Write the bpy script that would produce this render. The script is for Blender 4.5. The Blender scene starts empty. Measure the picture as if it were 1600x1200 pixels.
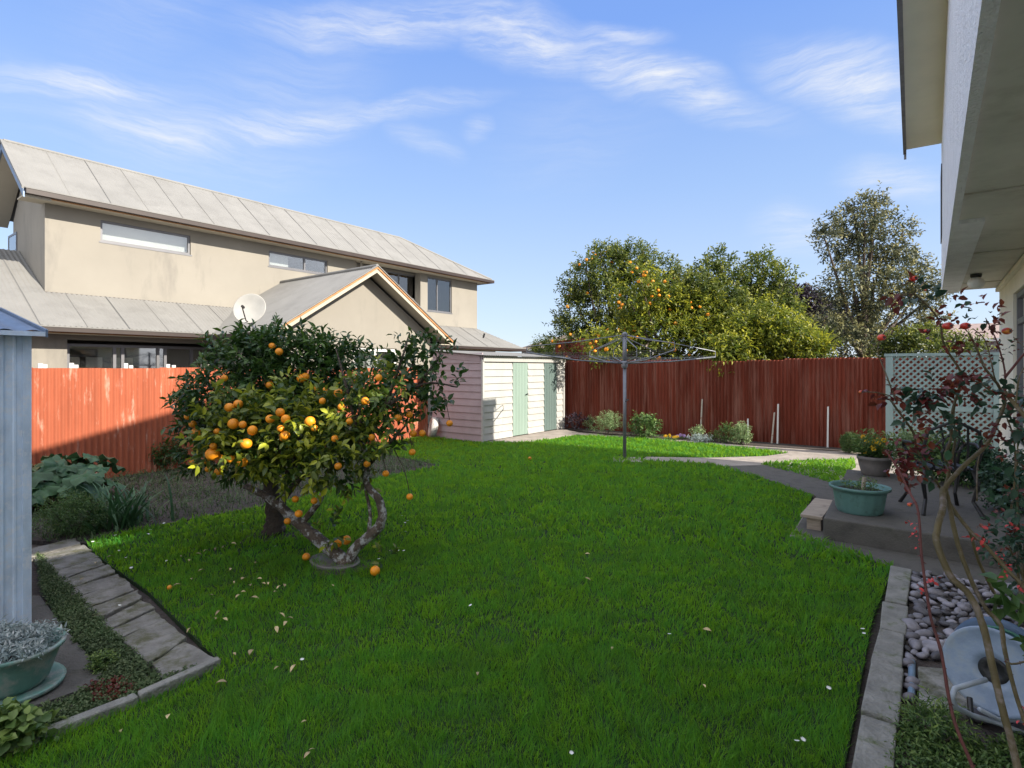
import bpy, math, random
import numpy as np
from mathutils import Vector, Matrix
R = math.radians
random.seed(7); rng = np.random.default_rng(11)
SC = bpy.context.scene
# ------------------------------------------------------------------ camera, sky, sun, exposure
F_PX, CX, HY, CAM_H = 866.0, 800.0, 575.0, 1.6          # focal length, centre and horizon of the 1600x1200 photograph
YAW = math.atan(655 / F_PX)
sn, cs = math.sin(YAW), math.cos(YAW)
cam = bpy.data.cameras.new('camera'); camo = bpy.data.objects.new('camera', cam); SC.collection.objects.link(camo)
camo.location = (0, 0, CAM_H); camo.rotation_euler = (R(90), 0, YAW)
cam.sensor_width = 36; cam.lens = 36 * F_PX / 1600; cam.shift_y = -(600 - HY) / 1600
cam.clip_start = .05; cam.clip_end = 3000
SC.camera = camo
SUN_TAN, SUN_SKEW = .555, .10                            # rise and sideways run of the sun per metre of x
sv = Vector((1, SUN_SKEW, SUN_TAN * math.hypot(1, SUN_SKEW))).normalized()
EL = math.asin(sv.z)
w = bpy.data.worlds.new('World'); SC.world = w; w.use_nodes = True
nt = w.node_tree; N = nt.nodes; L = nt.links; N.clear()
def nd(t, **k):
    n = N.new(t)
    for a, b in k.items(): setattr(n, a, b)
    return n
sky = nd('ShaderNodeTexSky', sky_type='NISHITA'); sky.sun_disc = False
sky.sun_elevation = EL; sky.sun_rotation = math.atan2(sv.x, sv.y)
sky.air_density = 1.0; sky.dust_density = .2; sky.ozone_density = 2.5
tc = nd('ShaderNodeTexCoord'); sp = nd('ShaderNodeSeparateXYZ'); L.new(tc.outputs['Generated'], sp.inputs[0])
az = nd('ShaderNodeMath', operation='ARCTAN2'); L.new(sp.outputs[0], az.inputs[0]); L.new(sp.outputs[1], az.inputs[1])
el = nd('ShaderNodeMath', operation='ARCSINE'); L.new(sp.outputs[2], el.inputs[0])
cb = nd('ShaderNodeCombineXYZ'); L.new(az.outputs[0], cb.inputs[0]); L.new(el.outputs[0], cb.inputs[1])
n1 = nd('ShaderNodeTexNoise'); n1.inputs['Scale'].default_value = 5; n1.inputs['Detail'].default_value = 5
L.new(cb.outputs[0], n1.inputs['Vector'])
sb = nd('ShaderNodeVectorMath', operation='MULTIPLY_ADD'); L.new(n1.outputs['Color'], sb.inputs[0])
sb.inputs[1].default_value = (.12, .07, 0); sb.inputs[2].default_value = (-.06, -.035, 0)
ad = nd('ShaderNodeVectorMath', operation='ADD'); L.new(cb.outputs[0], ad.inputs[0]); L.new(sb.outputs[0], ad.inputs[1])
def azel(px, py):
    r, u = (px - CX) / F_PX, (HY - py) / F_PX
    x, y = -sn + r * cs, cs + r * sn
    return math.atan2(x, y), math.atan(u / math.hypot(x, y))
tot = None
CL = [(0,130,250,158,.032,.8),(120,195,380,228,.05,.55),(340,205,560,178,.045,.6),(520,180,740,150,.025,.5),(420,30,760,22,.045,.6),
      (700,25,920,80,.05,.8),(880,60,1160,165,.05,.7),(900,38,1020,55,.02,.5),(1230,100,1440,165,.06,.8),(60,165,470,235,.10,.28),
      (560,90,300,190,.12,.18),(1330,275,1470,290,.045,.5),(1190,355,1300,375,.05,.45),(700,235,620,205,.03,.3),(760,190,720,205,.025,.35),
      (1050,95,1135,110,.02,.35),(1000,170,800,240,.14,.10),(350,-60,120,60,.10,.15)]
for x0, y0, x1, y1, wd, k in CL:
    a, b = azel(x0, y0), azel(x1, y1)
    m = nd('ShaderNodeMapping', vector_type='TEXTURE'); L.new(ad.outputs[0], m.inputs[0])
    m.inputs['Location'].default_value = ((a[0]+b[0])/2, (a[1]+b[1])/2, 0)
    m.inputs['Rotation'].default_value = (0, 0, math.atan2(b[1]-a[1], b[0]-a[0]))
    m.inputs['Scale'].default_value = (math.dist(a, b) * .95, wd*1.05, 1)
    ln = nd('ShaderNodeVectorMath', operation='LENGTH'); L.new(m.outputs[0], ln.inputs[0])
    mr = nd('ShaderNodeMapRange', interpolation_type='SMOOTHSTEP'); L.new(ln.outputs['Value'], mr.inputs[0])
    mr.inputs[1].default_value = 0; mr.inputs[2].default_value = 1.0; mr.inputs[3].default_value = min(1,k*1.35); mr.inputs[4].default_value = 0
    if tot is None: tot = mr.outputs[0]
    else:
        q = nd('ShaderNodeMath', operation='MAXIMUM'); L.new(tot, q.inputs[0]); L.new(mr.outputs[0], q.inputs[1]); tot = q.outputs[0]
mp2 = nd('ShaderNodeMapping'); L.new(ad.outputs[0], mp2.inputs[0]); mp2.inputs['Rotation'].default_value = (0,0,R(18)); mp2.inputs['Scale'].default_value = (6, 52, 1)
n2 = nd('ShaderNodeTexNoise'); L.new(mp2.outputs[0], n2.inputs['Vector']); n2.inputs['Scale'].default_value = 1; n2.inputs['Detail'].default_value = 9; n2.inputs['Roughness'].default_value = .68
mr2 = nd('ShaderNodeMapRange'); L.new(n2.outputs[0], mr2.inputs[0]); mr2.inputs[1].default_value = .38; mr2.inputs[2].default_value = .70; mr2.inputs[3].default_value = .22
mu = nd('ShaderNodeMath', operation='MULTIPLY'); L.new(tot, mu.inputs[0]); L.new(mr2.outputs[0], mu.inputs[1])
tint = nd('ShaderNodeMix', data_type='RGBA', blend_type='MULTIPLY'); tint.inputs[0].default_value = 1
L.new(sky.outputs[0], tint.inputs[6]); tint.inputs[7].default_value = (1.05, 1.02, 1.06, 1)
elm = nd('ShaderNodeMapRange'); L.new(el.outputs[0], elm.inputs[0]); elm.inputs[1].default_value = 0; elm.inputs[2].default_value = 1.2
rp = nd('ShaderNodeValToRGB'); L.new(elm.outputs[0], rp.inputs[0]); E = rp.color_ramp.elements
E[0].position = 0; E[0].color = (.68,.79,.93,1); E[1].position = 1; E[1].color = (.24,.42,.90,1)
for p_, c_ in ((.10,(.60,.74,.95,1)),(.25,(.42,.61,.97,1)),(.46,(.24,.44,.97,1)),(.7,(.22,.40,.92,1))): e_ = E.new(p_); e_.color = c_
sc_ = nd('ShaderNodeMix', data_type='RGBA', blend_type='MULTIPLY'); sc_.inputs[0].default_value = 1; L.new(rp.outputs[0], sc_.inputs[6]); sc_.inputs[7].default_value = (2.85,2.9,3.0,1)
sc_.clamp_result = False
bl_ = nd('ShaderNodeMix', data_type='RGBA'); bl_.inputs[0].default_value = .85; L.new(tint.outputs[2], bl_.inputs[6]); L.new(sc_.outputs[2], bl_.inputs[7])
# bright cloud added out of view, overhead and behind the camera, to lift shade
hz1 = nd('ShaderNodeMapRange', interpolation_type='SMOOTHSTEP'); L.new(el.outputs[0], hz1.inputs[0]); hz1.inputs[1].default_value = .68; hz1.inputs[2].default_value = .95
dt = nd('ShaderNodeVectorMath', operation='DOT_PRODUCT'); L.new(tc.outputs['Generated'], dt.inputs[0]); dt.inputs[1].default_value = (sn, -cs, 0)
hz2 = nd('ShaderNodeMapRange', interpolation_type='SMOOTHSTEP'); L.new(dt.outputs['Value'], hz2.inputs[0]); hz2.inputs[1].default_value = -.25; hz2.inputs[2].default_value = .15
hzm = nd('ShaderNodeMath', operation='MAXIMUM'); L.new(hz1.outputs[0], hzm.inputs[0]); L.new(hz2.outputs[0], hzm.inputs[1])
n5 = nd('ShaderNodeTexNoise'); n5.inputs['Scale'].default_value = 3; n5.inputs['Detail'].default_value = 6; L.new(tc.outputs['Generated'], n5.inputs['Vector'])
r5 = nd('ShaderNodeMapRange'); L.new(n5.outputs[0], r5.inputs[0]); r5.inputs[1].default_value = .3; r5.inputs[2].default_value = .6; r5.inputs[3].default_value = .55
h5 = nd('ShaderNodeMath', operation='MULTIPLY'); L.new(hzm.outputs[0], h5.inputs[0]); L.new(r5.outputs[0], h5.inputs[1])
hc = nd('ShaderNodeMix', data_type='RGBA'); L.new(h5.outputs[0], hc.inputs[0]); L.new(bl_.outputs[2], hc.inputs[6]); hc.inputs[7].default_value = (4.9, 5.0, 5.3, 1)
bl_ = hc
mx = nd('ShaderNodeMix', data_type='RGBA'); L.new(mu.outputs[0], mx.inputs[0]); L.new(bl_.outputs[2], mx.inputs[6]); mx.inputs[7].default_value = (3.0, 3.05, 3.1, 1)
bg = nd('ShaderNodeBackground'); L.new(mx.outputs[2], bg.inputs[0]); bg.inputs[1].default_value = .15
ow = nd('ShaderNodeOutputWorld'); L.new(bg.outputs[0], ow.inputs[0])
sl = bpy.data.lights.new('sun', 'SUN'); sl.energy = 4.3; sl.angle = R(.5); sl.color = (1, .92, .80)
so = bpy.data.objects.new('sun', sl); SC.collection.objects.link(so); so.rotation_euler = sv.to_track_quat('Z', 'Y').to_euler(); so.location = (20, 2, 12)
SC.view_settings.view_transform = 'Standard'; SC.view_settings.look = 'None'; SC.view_settings.exposure = 1.08; SC.view_settings.gamma = 1
SC.cycles.max_bounces = 6; SC.cycles.transparent_max_bounces = 8
try: SC.cycles.use_denoising = True
except Exception: pass
# ------------------------------------------------------------------ photograph pixel -> world
def ray(px): r = (px - CX) / F_PX; return -sn + r * cs, cs + r * sn
def G(px, py, z=0.0):                    # the point of the horizontal plane z
    d = F_PX * (CAM_H - z) / (py - HY); a, b = ray(px); return Vector((a*d, b*d, z))
def D(px, py, d):                        # the point at depth d
    a, b = ray(px); return Vector((a*d, b*d, CAM_H + (HY - py) / F_PX * d))
def YX(px, X): a, b = ray(px); return b * X / a           # y on the wall x = X
def ZX(px, py, X): a, b = ray(px); return CAM_H + (HY - py) / F_PX * X / a
def XY(px, Y): a, b = ray(px); return a * Y / b           # x on the wall y = Y
def ZY(px, py, Y): a, b = ray(px); return CAM_H + (HY - py) / F_PX * Y / b
# ------------------------------------------------------------------ materials
def mat(name, col, rough=.8, var=.18, scale=3., bump=.15, bscale=60., col2=None, thr=(.62,.7), s2=6., metal=0., stretch=(1,1,1),
        trans=0., tcol=None, attr=False, rand=0., spec=.5, acol=None, bdist=.01, s2stretch=(1,1,1), coat=0.):
    m = bpy.data.materials.new(name); m.use_nodes = True; t = m.node_tree; n = t.nodes; l = t.links
    bs = n['Principled BSDF']; out = n['Material Output']
    ge = n.new('ShaderNodeNewGeometry')
    mp = n.new('ShaderNodeMapping'); mp.inputs['Scale'].default_value = stretch; l.new(ge.outputs['Position'], mp.inputs[0])
    no = n.new('ShaderNodeTexNoise'); no.inputs['Scale'].default_value = scale; no.inputs['Detail'].default_value = 6; no.inputs['Roughness'].default_value = .62
    l.new(mp.outputs[0], no.inputs['Vector'])
    ra = n.new('ShaderNodeMapRange'); ra.inputs[1].default_value = .28; ra.inputs[2].default_value = .72; l.new(no.outputs[0], ra.inputs[0])
    mi = n.new('ShaderNodeMix'); mi.data_type = 'RGBA'; l.new(ra.outputs[0], mi.inputs[0])
    c = np.array(col[:3]); mi.inputs[6].default_value = (*(c*(1-var)), 1); mi.inputs[7].default_value = (*np.minimum(c*(1+var),1), 1)
    cur = mi.outputs[2]
    if attr:
        at = n.new('ShaderNodeAttribute'); at.attribute_name = 'rnd'
        m2 = n.new('ShaderNodeMix'); m2.data_type = 'RGBA'; l.new(at.outputs['Fac'], m2.inputs[0]); l.new(cur, m2.inputs[6]); m2.inputs[7].default_value = (*(acol or (c*1.6)), 1)
        cur = m2.outputs[2]
    if rand:
        oi = n.new('ShaderNodeObjectInfo'); hs = n.new('ShaderNodeHueSaturation')
        rr = n.new('ShaderNodeMapRange'); rr.inputs[3].default_value = 1-rand; rr.inputs[4].default_value = 1+rand
        l.new(oi.outputs['Random'], rr.inputs[0]); l.new(rr.outputs[0], hs.inputs['Value']); l.new(cur, hs.inputs['Color']); cur = hs.outputs[0]
    if col2 is not None:
        mq = n.new('ShaderNodeMapping'); mq.inputs['Scale'].default_value = s2stretch; l.new(ge.outputs['Position'], mq.inputs[0])
        n3 = n.new('ShaderNodeTexNoise'); n3.inputs['Scale'].default_value = s2; n3.inputs['Detail'].default_value = 8; n3.inputs['Roughness'].default_value = .7
        l.new(mq.outputs[0], n3.inputs['Vector'])
        r3 = n.new('ShaderNodeMapRange'); r3.inputs[1].default_value = thr[0]; r3.inputs[2].default_value = thr[1]; l.new(n3.outputs[0], r3.inputs[0])
        m3 = n.new('ShaderNodeMix'); m3.data_type = 'RGBA'; l.new(r3.outputs[0], m3.inputs[0]); l.new(cur, m3.inputs[6]); m3.inputs[7].default_value = (*col2, 1)
        cur = m3.outputs[2]
    l.new(cur, bs.inputs['Base Color'])
    bs.inputs['Roughness'].default_value = rough; bs.inputs['Metallic'].default_value = metal
    bs.inputs['Specular IOR Level'].default_value = spec
    if coat: bs.inputs['Coat Weight'].default_value = coat
    if bump:
        nb = n.new('ShaderNodeTexNoise'); nb.inputs['Scale'].default_value = bscale; nb.inputs['Detail'].default_value = 4; l.new(ge.outputs['Position'], nb.inputs['Vector'])
        bu = n.new('ShaderNodeBump'); bu.inputs['Strength'].default_value = bump; bu.inputs['Distance'].default_value = bdist
        l.new(nb.outputs[0], bu.inputs['Height']); l.new(bu.outputs[0], bs.inputs['Normal'])
    if trans:
        tr = n.new('ShaderNodeBsdfTranslucent'); ms = n.new('ShaderNodeMixShader'); ms.inputs[0].default_value = trans
        hv = n.new('ShaderNodeHueSaturation'); hv.inputs['Value'].default_value = 1.6; l.new(cur, hv.inputs['Color']); l.new(hv.outputs[0], tr.inputs[0])
        if tcol: l.remove(tr.inputs[0].links[0]); tr.inputs[0].default_value = (*tcol,1)
        l.new(bs.outputs[0], ms.inputs[1]); l.new(tr.outputs[0], ms.inputs[2]); l.new(ms.outputs[0], out.inputs[0])
    return m
M = {}
M['soil'] = mat('soil', (.055,.044,.038), .95, .4, 2.5, .9, 30, col2=(.12,.105,.095), s2=9, bdist=.03)
M['turf'] = mat('turf', (.016,.04,.006), .95, .4, 3, .6, 60, bdist=.02)
M['grass'] = mat('grass', (.020,.138,.014), .65, .7, 1.8, 0, col2=(.055,.15,.03), s2=3.2, thr=(.54,.70), attr=True, acol=(.17,.42,.03), trans=.5, tcol=(.30,.55,.03), spec=.3)
M['weed'] = mat('weed', (.05,.095,.03), .7, .4, 4, 0, attr=True, acol=(.15,.19,.085), trans=.2)
M['concrete'] = mat('concrete', (.31,.27,.235), .9, .25, 2.2, .35, 90, col2=(.22,.19,.165), s2=3.5, thr=(.5,.68))  # pale tone of the far path stands in for sun on it
M['old_shade_concrete'] = mat('old_shade_concrete', (.105,.098,.088), .92, .35, 5, .5, 70, col2=(.07,.068,.055), s2=5, thr=(.5,.66), bdist=.015)  # aged concrete; on the near path its dark tone stands in for shade
M['slab'] = mat('slab', (.225,.215,.195), .92, .35, 7, .8, 40, col2=(.10,.10,.055), s2=6, thr=(.46,.62), rand=.2, bdist=.02)
M['kerb'] = mat('kerb', (.23,.225,.205), .92, .3, 8, .7, 50, col2=(.11,.13,.06), s2=9, thr=(.54,.66), bdist=.02)
M['red_iron'] = mat('red_iron', (.155,.034,.020), .8, .28, 5, .1, 50, rand=.1, col2=(.27,.12,.09), s2=8, thr=(.47,.72), s2stretch=(1,1,.08), stretch=(1,1,.15), spec=.15)
M['orange_iron'] = mat('orange_iron', (.35,.10,.052), .85, .2, 4, .1, 50, rand=.08, col2=(.52,.30,.22), s2=9, thr=(.56,.70), s2stretch=(1,1,.22), stretch=(1,1,.2), spec=.15)
M['render_wall'] = mat('render_wall', (.26,.24,.204), .9, .07, .8, .12, 120, col2=(.205,.19,.165), s2=1.3, thr=(.55,.7), s2stretch=(1,1,.3))
M['roof_iron'] = mat('roof_iron', (.205,.20,.188), .7, .10, 1.2, .04, 50, col2=(.17,.165,.155), s2=2, thr=(.5,.7))
M['brown_gutter'] = mat('brown_gutter', (.03,.018,.014), .5, .2, 4, 0)
M['timber_trim'] = mat('timber_trim', (.42,.20,.08), .7, .3, 6, .1, stretch=(.3,.3,3))
M['soffit'] = mat('soffit', (.42,.38,.30), .8, .06, 2, 0)
M['alu'] = mat('alu', (.16,.16,.17), .4, .1, 4, 0, metal=.3)
M['white_frame'] = mat('white_frame', (.62,.61,.58), .5, .08, 4, 0)
M['blind'] = mat('blind', (.82,.82,.78), .8, .05, 3, 0)
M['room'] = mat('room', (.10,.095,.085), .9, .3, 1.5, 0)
M['white_board'] = mat('white_board', (.37,.365,.345), .7, .08, 3, .1, 40, col2=(.36,.34,.30), s2=3, thr=(.55,.75), s2stretch=(1,1,.4))
M['pink_board'] = mat('pink_board', (.33,.27,.28), .7, .12, 3, .1, 40, col2=(.26,.21,.21), s2=3, thr=(.5,.75), s2stretch=(1,1,.4))
M['green_door'] = mat('green_door', (.22,.29,.25), .7, .08, 4, .05, 40, stretch=(1,1,.2), spec=.15)
M['shaded_door'] = mat('shaded_door', (.09,.13,.12), .7, .08, 4, .05, 40, stretch=(1,1,.2))  # same green door with shade put into its colour
M['galv'] = mat('galv', (.50,.60,.72), .5, .22, 9, .06, 80, metal=.15, rand=.1, col2=(.66,.70,.76), s2=22, thr=(.5,.66), stretch=(1,1,.4))
M['galv_roof'] = mat('galv_roof', (.15,.20,.28), .45, .2, 9, .06, 80, metal=.4)
M['steel'] = mat('steel', (.20,.21,.235), .45, .2, 12, .05, 60, metal=.5)
M['stucco'] = mat('stucco', (.85,.85,.86), .9, .10, 6, .9, 55, col2=(.17,.165,.15), s2=26, thr=(.66,.72), bdist=.02)
M['our_soffit'] = mat('our_soffit', (.66,.63,.55), .85, .12, 1.6, .1, 50, col2=(.46,.43,.36), s2=2.2, thr=(.5,.75))
M['our_wall'] = mat('our_wall', (.80,.76,.62), .8, .08, 3, .2, 60)
M['our_eave'] = mat('our_eave', (.84,.81,.64), .8, .06, 2, 0)
M['dark_trim'] = mat('dark_trim', (.045,.04,.038), .6, .3, 5, 0)
M['bark'] = mat('bark', (.10,.075,.055), .9, .4, 12, .9, 60, col2=(.40,.40,.38), s2=13, thr=(.50,.58), bdist=.02)
M['dark_bark'] = mat('dark_bark', (.075,.055,.042), .9, .35, 12, .9, 50, col2=(.22,.20,.18), s2=10, thr=(.58,.68), bdist=.02)
M['leaf_dark'] = mat('leaf_dark', (.026,.066,.016), .38, .3, 3, 0, attr=True, acol=(.11,.19,.018), trans=.22)
M['leaf_mid'] = mat('leaf_mid', (.04,.088,.017), .4, .3, 3, 0, attr=True, acol=(.40,.42,.03), trans=.25)
M['leaf_citrus'] = mat('leaf_citrus', (.045,.075,.018), .45, .35, .8, 0, attr=True, acol=(.23,.24,.03), trans=.35)
M['leaf_yellow'] = mat('leaf_yellow', (.08,.12,.018), .45, .3, .9, 0, attr=True, acol=(.40,.38,.03), trans=.4)
M['leaf_grey'] = mat('leaf_grey', (.05,.068,.042), .6, .3, 1, 0, attr=True, acol=(.32,.29,.11), trans=.2)
M['leaf_purple'] = mat('leaf_purple', (.035,.025,.04), .6, .3, 1, 0, attr=True, acol=(.07,.05,.07), trans=.1)
M['leaf_shrub'] = mat('leaf_shrub', (.055,.12,.03), .5, .3, 4, 0, attr=True, acol=(.22,.30,.07), trans=.25)
M['leaf_pale'] = mat('leaf_pale', (.16,.25,.10), .6, .3, 4, 0, attr=True, acol=(.40,.44,.22), trans=.25)
M['leaf_rhubarb'] = mat('leaf_rhubarb', (.030,.085,.030), .5, .3, 5, .5, 30, attr=True, acol=(.07,.16,.06), trans=.15)
M['leaf_silver'] = mat('leaf_silver', (.26,.33,.33), .7, .2, 9, 0, attr=True, acol=(.45,.47,.45), trans=.1)
M['leaf_rose'] = mat('leaf_rose', (.025,.06,.035), .45, .35, 9, 0, attr=True, acol=(.045,.12,.05), trans=.15)
M['leaf_red'] = mat('leaf_red', (.11,.016,.016), .45, .5, 12, 0, attr=True, acol=(.26,.075,.02), trans=.15)
M['cane'] = mat('cane', (.11,.085,.035), .7, .4, 9, .4, 60, col2=(.20,.16,.13), s2=12, thr=(.5,.62))
M['cane_red'] = mat('cane_red', (.12,.035,.03), .6, .4, 14, .3, 60)
M['hip'] = mat('hip', (.58,.05,.035), .3, .4, 45, .1, 80, col2=(.55,.20,.03), s2=30, thr=(.5,.6), rand=.25)
M['orange'] = mat('orange', (.85,.30,.012), .45, .12, 14, .25, 220, rand=.22, bdist=.003)
M['sepal'] = mat('sepal', (.09,.13,.03), .7, .2, 9, 0)
M['dead_leaf'] = mat('dead_leaf', (.46,.36,.19), .8, .3, 20, .2, 50, rand=.35)
M['daisy'] = mat('daisy', (.8,.8,.76), .8, .05, 20, 0)
M['green_plastic'] = mat('green_plastic', (.10,.21,.19), .5, .22, 6, .1, 60, col2=(.055,.10,.085), s2=7, thr=(.52,.68))
M['worn_green'] = mat('worn_green', (.13,.26,.22), .55, .25, 7, .15, 60, col2=(.30,.33,.30), s2=9, thr=(.47,.60))
M['grey_pot'] = mat('grey_pot', (.17,.155,.145), .9, .2, 9, .3, 80)
M['potting'] = mat('potting', (.03,.023,.018), .95, .4, 20, 1, 90)
M['pebble'] = mat('pebble', (.16,.15,.165), .6, .5, 11, .3, 60, rand=.75)
M['reel'] = mat('reel', (.25,.32,.43), .5, .25, 9, .15, 60, col2=(.30,.35,.41), s2=9, thr=(.5,.62))
M['reel_blue'] = mat('reel_blue', (.07,.12,.20), .5, .2, 9, .1, 60)
M['hose'] = mat('hose', (.03,.14,.09), .5, .2, 20, 0)
M['white_tube'] = mat('white_tube', (.33,.37,.42), .45, .15, 20, 0, col2=(.25,.12,.08), s2=18, thr=(.64,.7))
M['black_iron'] = mat('black_iron', (.012,.012,.014), .45, .3, 20, .3, 60)
M['teal'] = mat('teal', (.25,.345,.345), .7, .15, 7, .1, 60, stretch=(1,1,.4))
M['wood'] = mat('wood', (.34,.28,.22), .85, .25, 9, .4, 60, stretch=(.6,4,4), col2=(.18,.15,.12), s2=8, thr=(.55,.68))
M['stake'] = mat('stake', (.42,.37,.31), .8, .2, 9, .1, col2=(.27,.10,.07), s2=9, thr=(.58,.66))
M['tyre'] = mat('tyre', (.46,.45,.42), .7, .3, 9, .3, 50, col2=(.15,.14,.13), s2=9, thr=(.52,.62))
M['dish'] = mat('dish', (.36,.35,.32), .5, .08, 5, 0)
M['tile'] = mat('tile', (.29,.215,.19), .8, .25, 5, .3, 30)
M['far_wall'] = mat('far_wall', (.5,.49,.47), .8, .1, 2, 0)
M['brown_tile'] = mat('brown_tile', (.17,.13,.10), .8, .25, 5, .3, 30)
M['yellow'] = mat('yellow', (.80,.50,.02), .6, .2, 30, 0, trans=.2)
M['mauve'] = mat('mauve', (.35,.22,.45), .6, .3, 30, 0)
M['pinkred'] = mat('pinkred', (.55,.05,.05), .6, .3, 30, 0)
M['drain'] = mat('drain', (.16,.24,.33), .5, .2, 10, .1)
M['mortar_wall'] = mat('mortar_wall', (.20,.195,.185), .9, .15, 4, .2)
def glass(name, col, rough=.03):
    m = bpy.data.materials.new(name); m.use_nodes = True; t = m.node_tree; n = t.nodes; l = t.links; n.clear()
    o = n.new('ShaderNodeOutputMaterial'); g = n.new('ShaderNodeBsdfGlossy'); g.inputs['Roughness'].default_value = rough
    tr = n.new('ShaderNodeBsdfTransparent'); tr.inputs[0].default_value = (*col, 1)
    fr = n.new('ShaderNodeFresnel'); fr.inputs[0].default_value = 1.52
    ge = n.new('ShaderNodeNewGeometry'); no = n.new('ShaderNodeTexNoise'); no.inputs['Scale'].default_value = 1.4; bu = n.new('ShaderNodeBump'); bu.inputs['Strength'].default_value = .03
    l.new(ge.outputs['Position'], no.inputs['Vector']); l.new(no.outputs[0], bu.inputs['Height']); l.new(bu.outputs[0], g.inputs['Normal'])
    mu = n.new('ShaderNodeMath'); mu.operation = 'MULTIPLY_ADD'; mu.inputs[1].default_value = 1.6; mu.inputs[2].default_value = .12; mu.use_clamp = True; l.new(fr.outputs[0], mu.inputs[0])
    ms = n.new('ShaderNodeMixShader'); l.new(mu.outputs[0], ms.inputs[0]); l.new(tr.outputs[0], ms.inputs[1]); l.new(g.outputs[0], ms.inputs[2]); l.new(ms.outputs[0], o.inputs[0])
    return m
M['glass'] = glass('glass', (.88,.9,.9))
# ------------------------------------------------------------------ mesh helpers
WL = {}
def link(o, parent, origin):
    SC.collection.objects.link(o)
    if parent is not None:
        o.parent = parent; WL[o] = WL[parent]
    else:
        o.location = origin; WL[o] = Vector(origin)
    return o
def tag(o, label=None, cat=None, group=None, kind=None):
    if label: o['label'] = label
    if cat: o['category'] = cat
    if group: o['group'] = group
    if kind: o['kind'] = kind
    return o
def thing(name, loc, label, cat, group=None):
    o = bpy.data.objects.new(name, None); o.empty_display_size = .2; link(o, None, Vector(loc)); return tag(o, label, cat, group)
def np_mesh(name, V, Fc, m, parent=None, origin=(0,0,0), smooth=False, rnd=None):
    off = np.array(WL[parent] if parent is not None else origin)
    V = np.asarray(V, np.float32) - off.astype(np.float32); Fc = np.asarray(Fc, np.int32); k = Fc.shape[1]
    me = bpy.data.meshes.new(name); me.vertices.add(len(V)); me.vertices.foreach_set('co', V.ravel())
    me.loops.add(Fc.size); me.loops.foreach_set('vertex_index', Fc.ravel())
    me.polygons.add(len(Fc)); me.polygons.foreach_set('loop_start', np.arange(0, Fc.size, k, dtype=np.int32))
    me.polygons.foreach_set('loop_total', np.full(len(Fc), k, np.int32))
    if smooth: me.polygons.foreach_set('use_smooth', np.ones(len(Fc), bool))
    me.update(calc_edges=True)
    if rnd is not None:
        a = me.attributes.new('rnd', 'FLOAT', 'POINT'); a.data.foreach_set('value', np.asarray(rnd, np.float32))
    me.materials.append(M[m])
    return link(bpy.data.objects.new(name, me), parent, Vector(origin))
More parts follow.
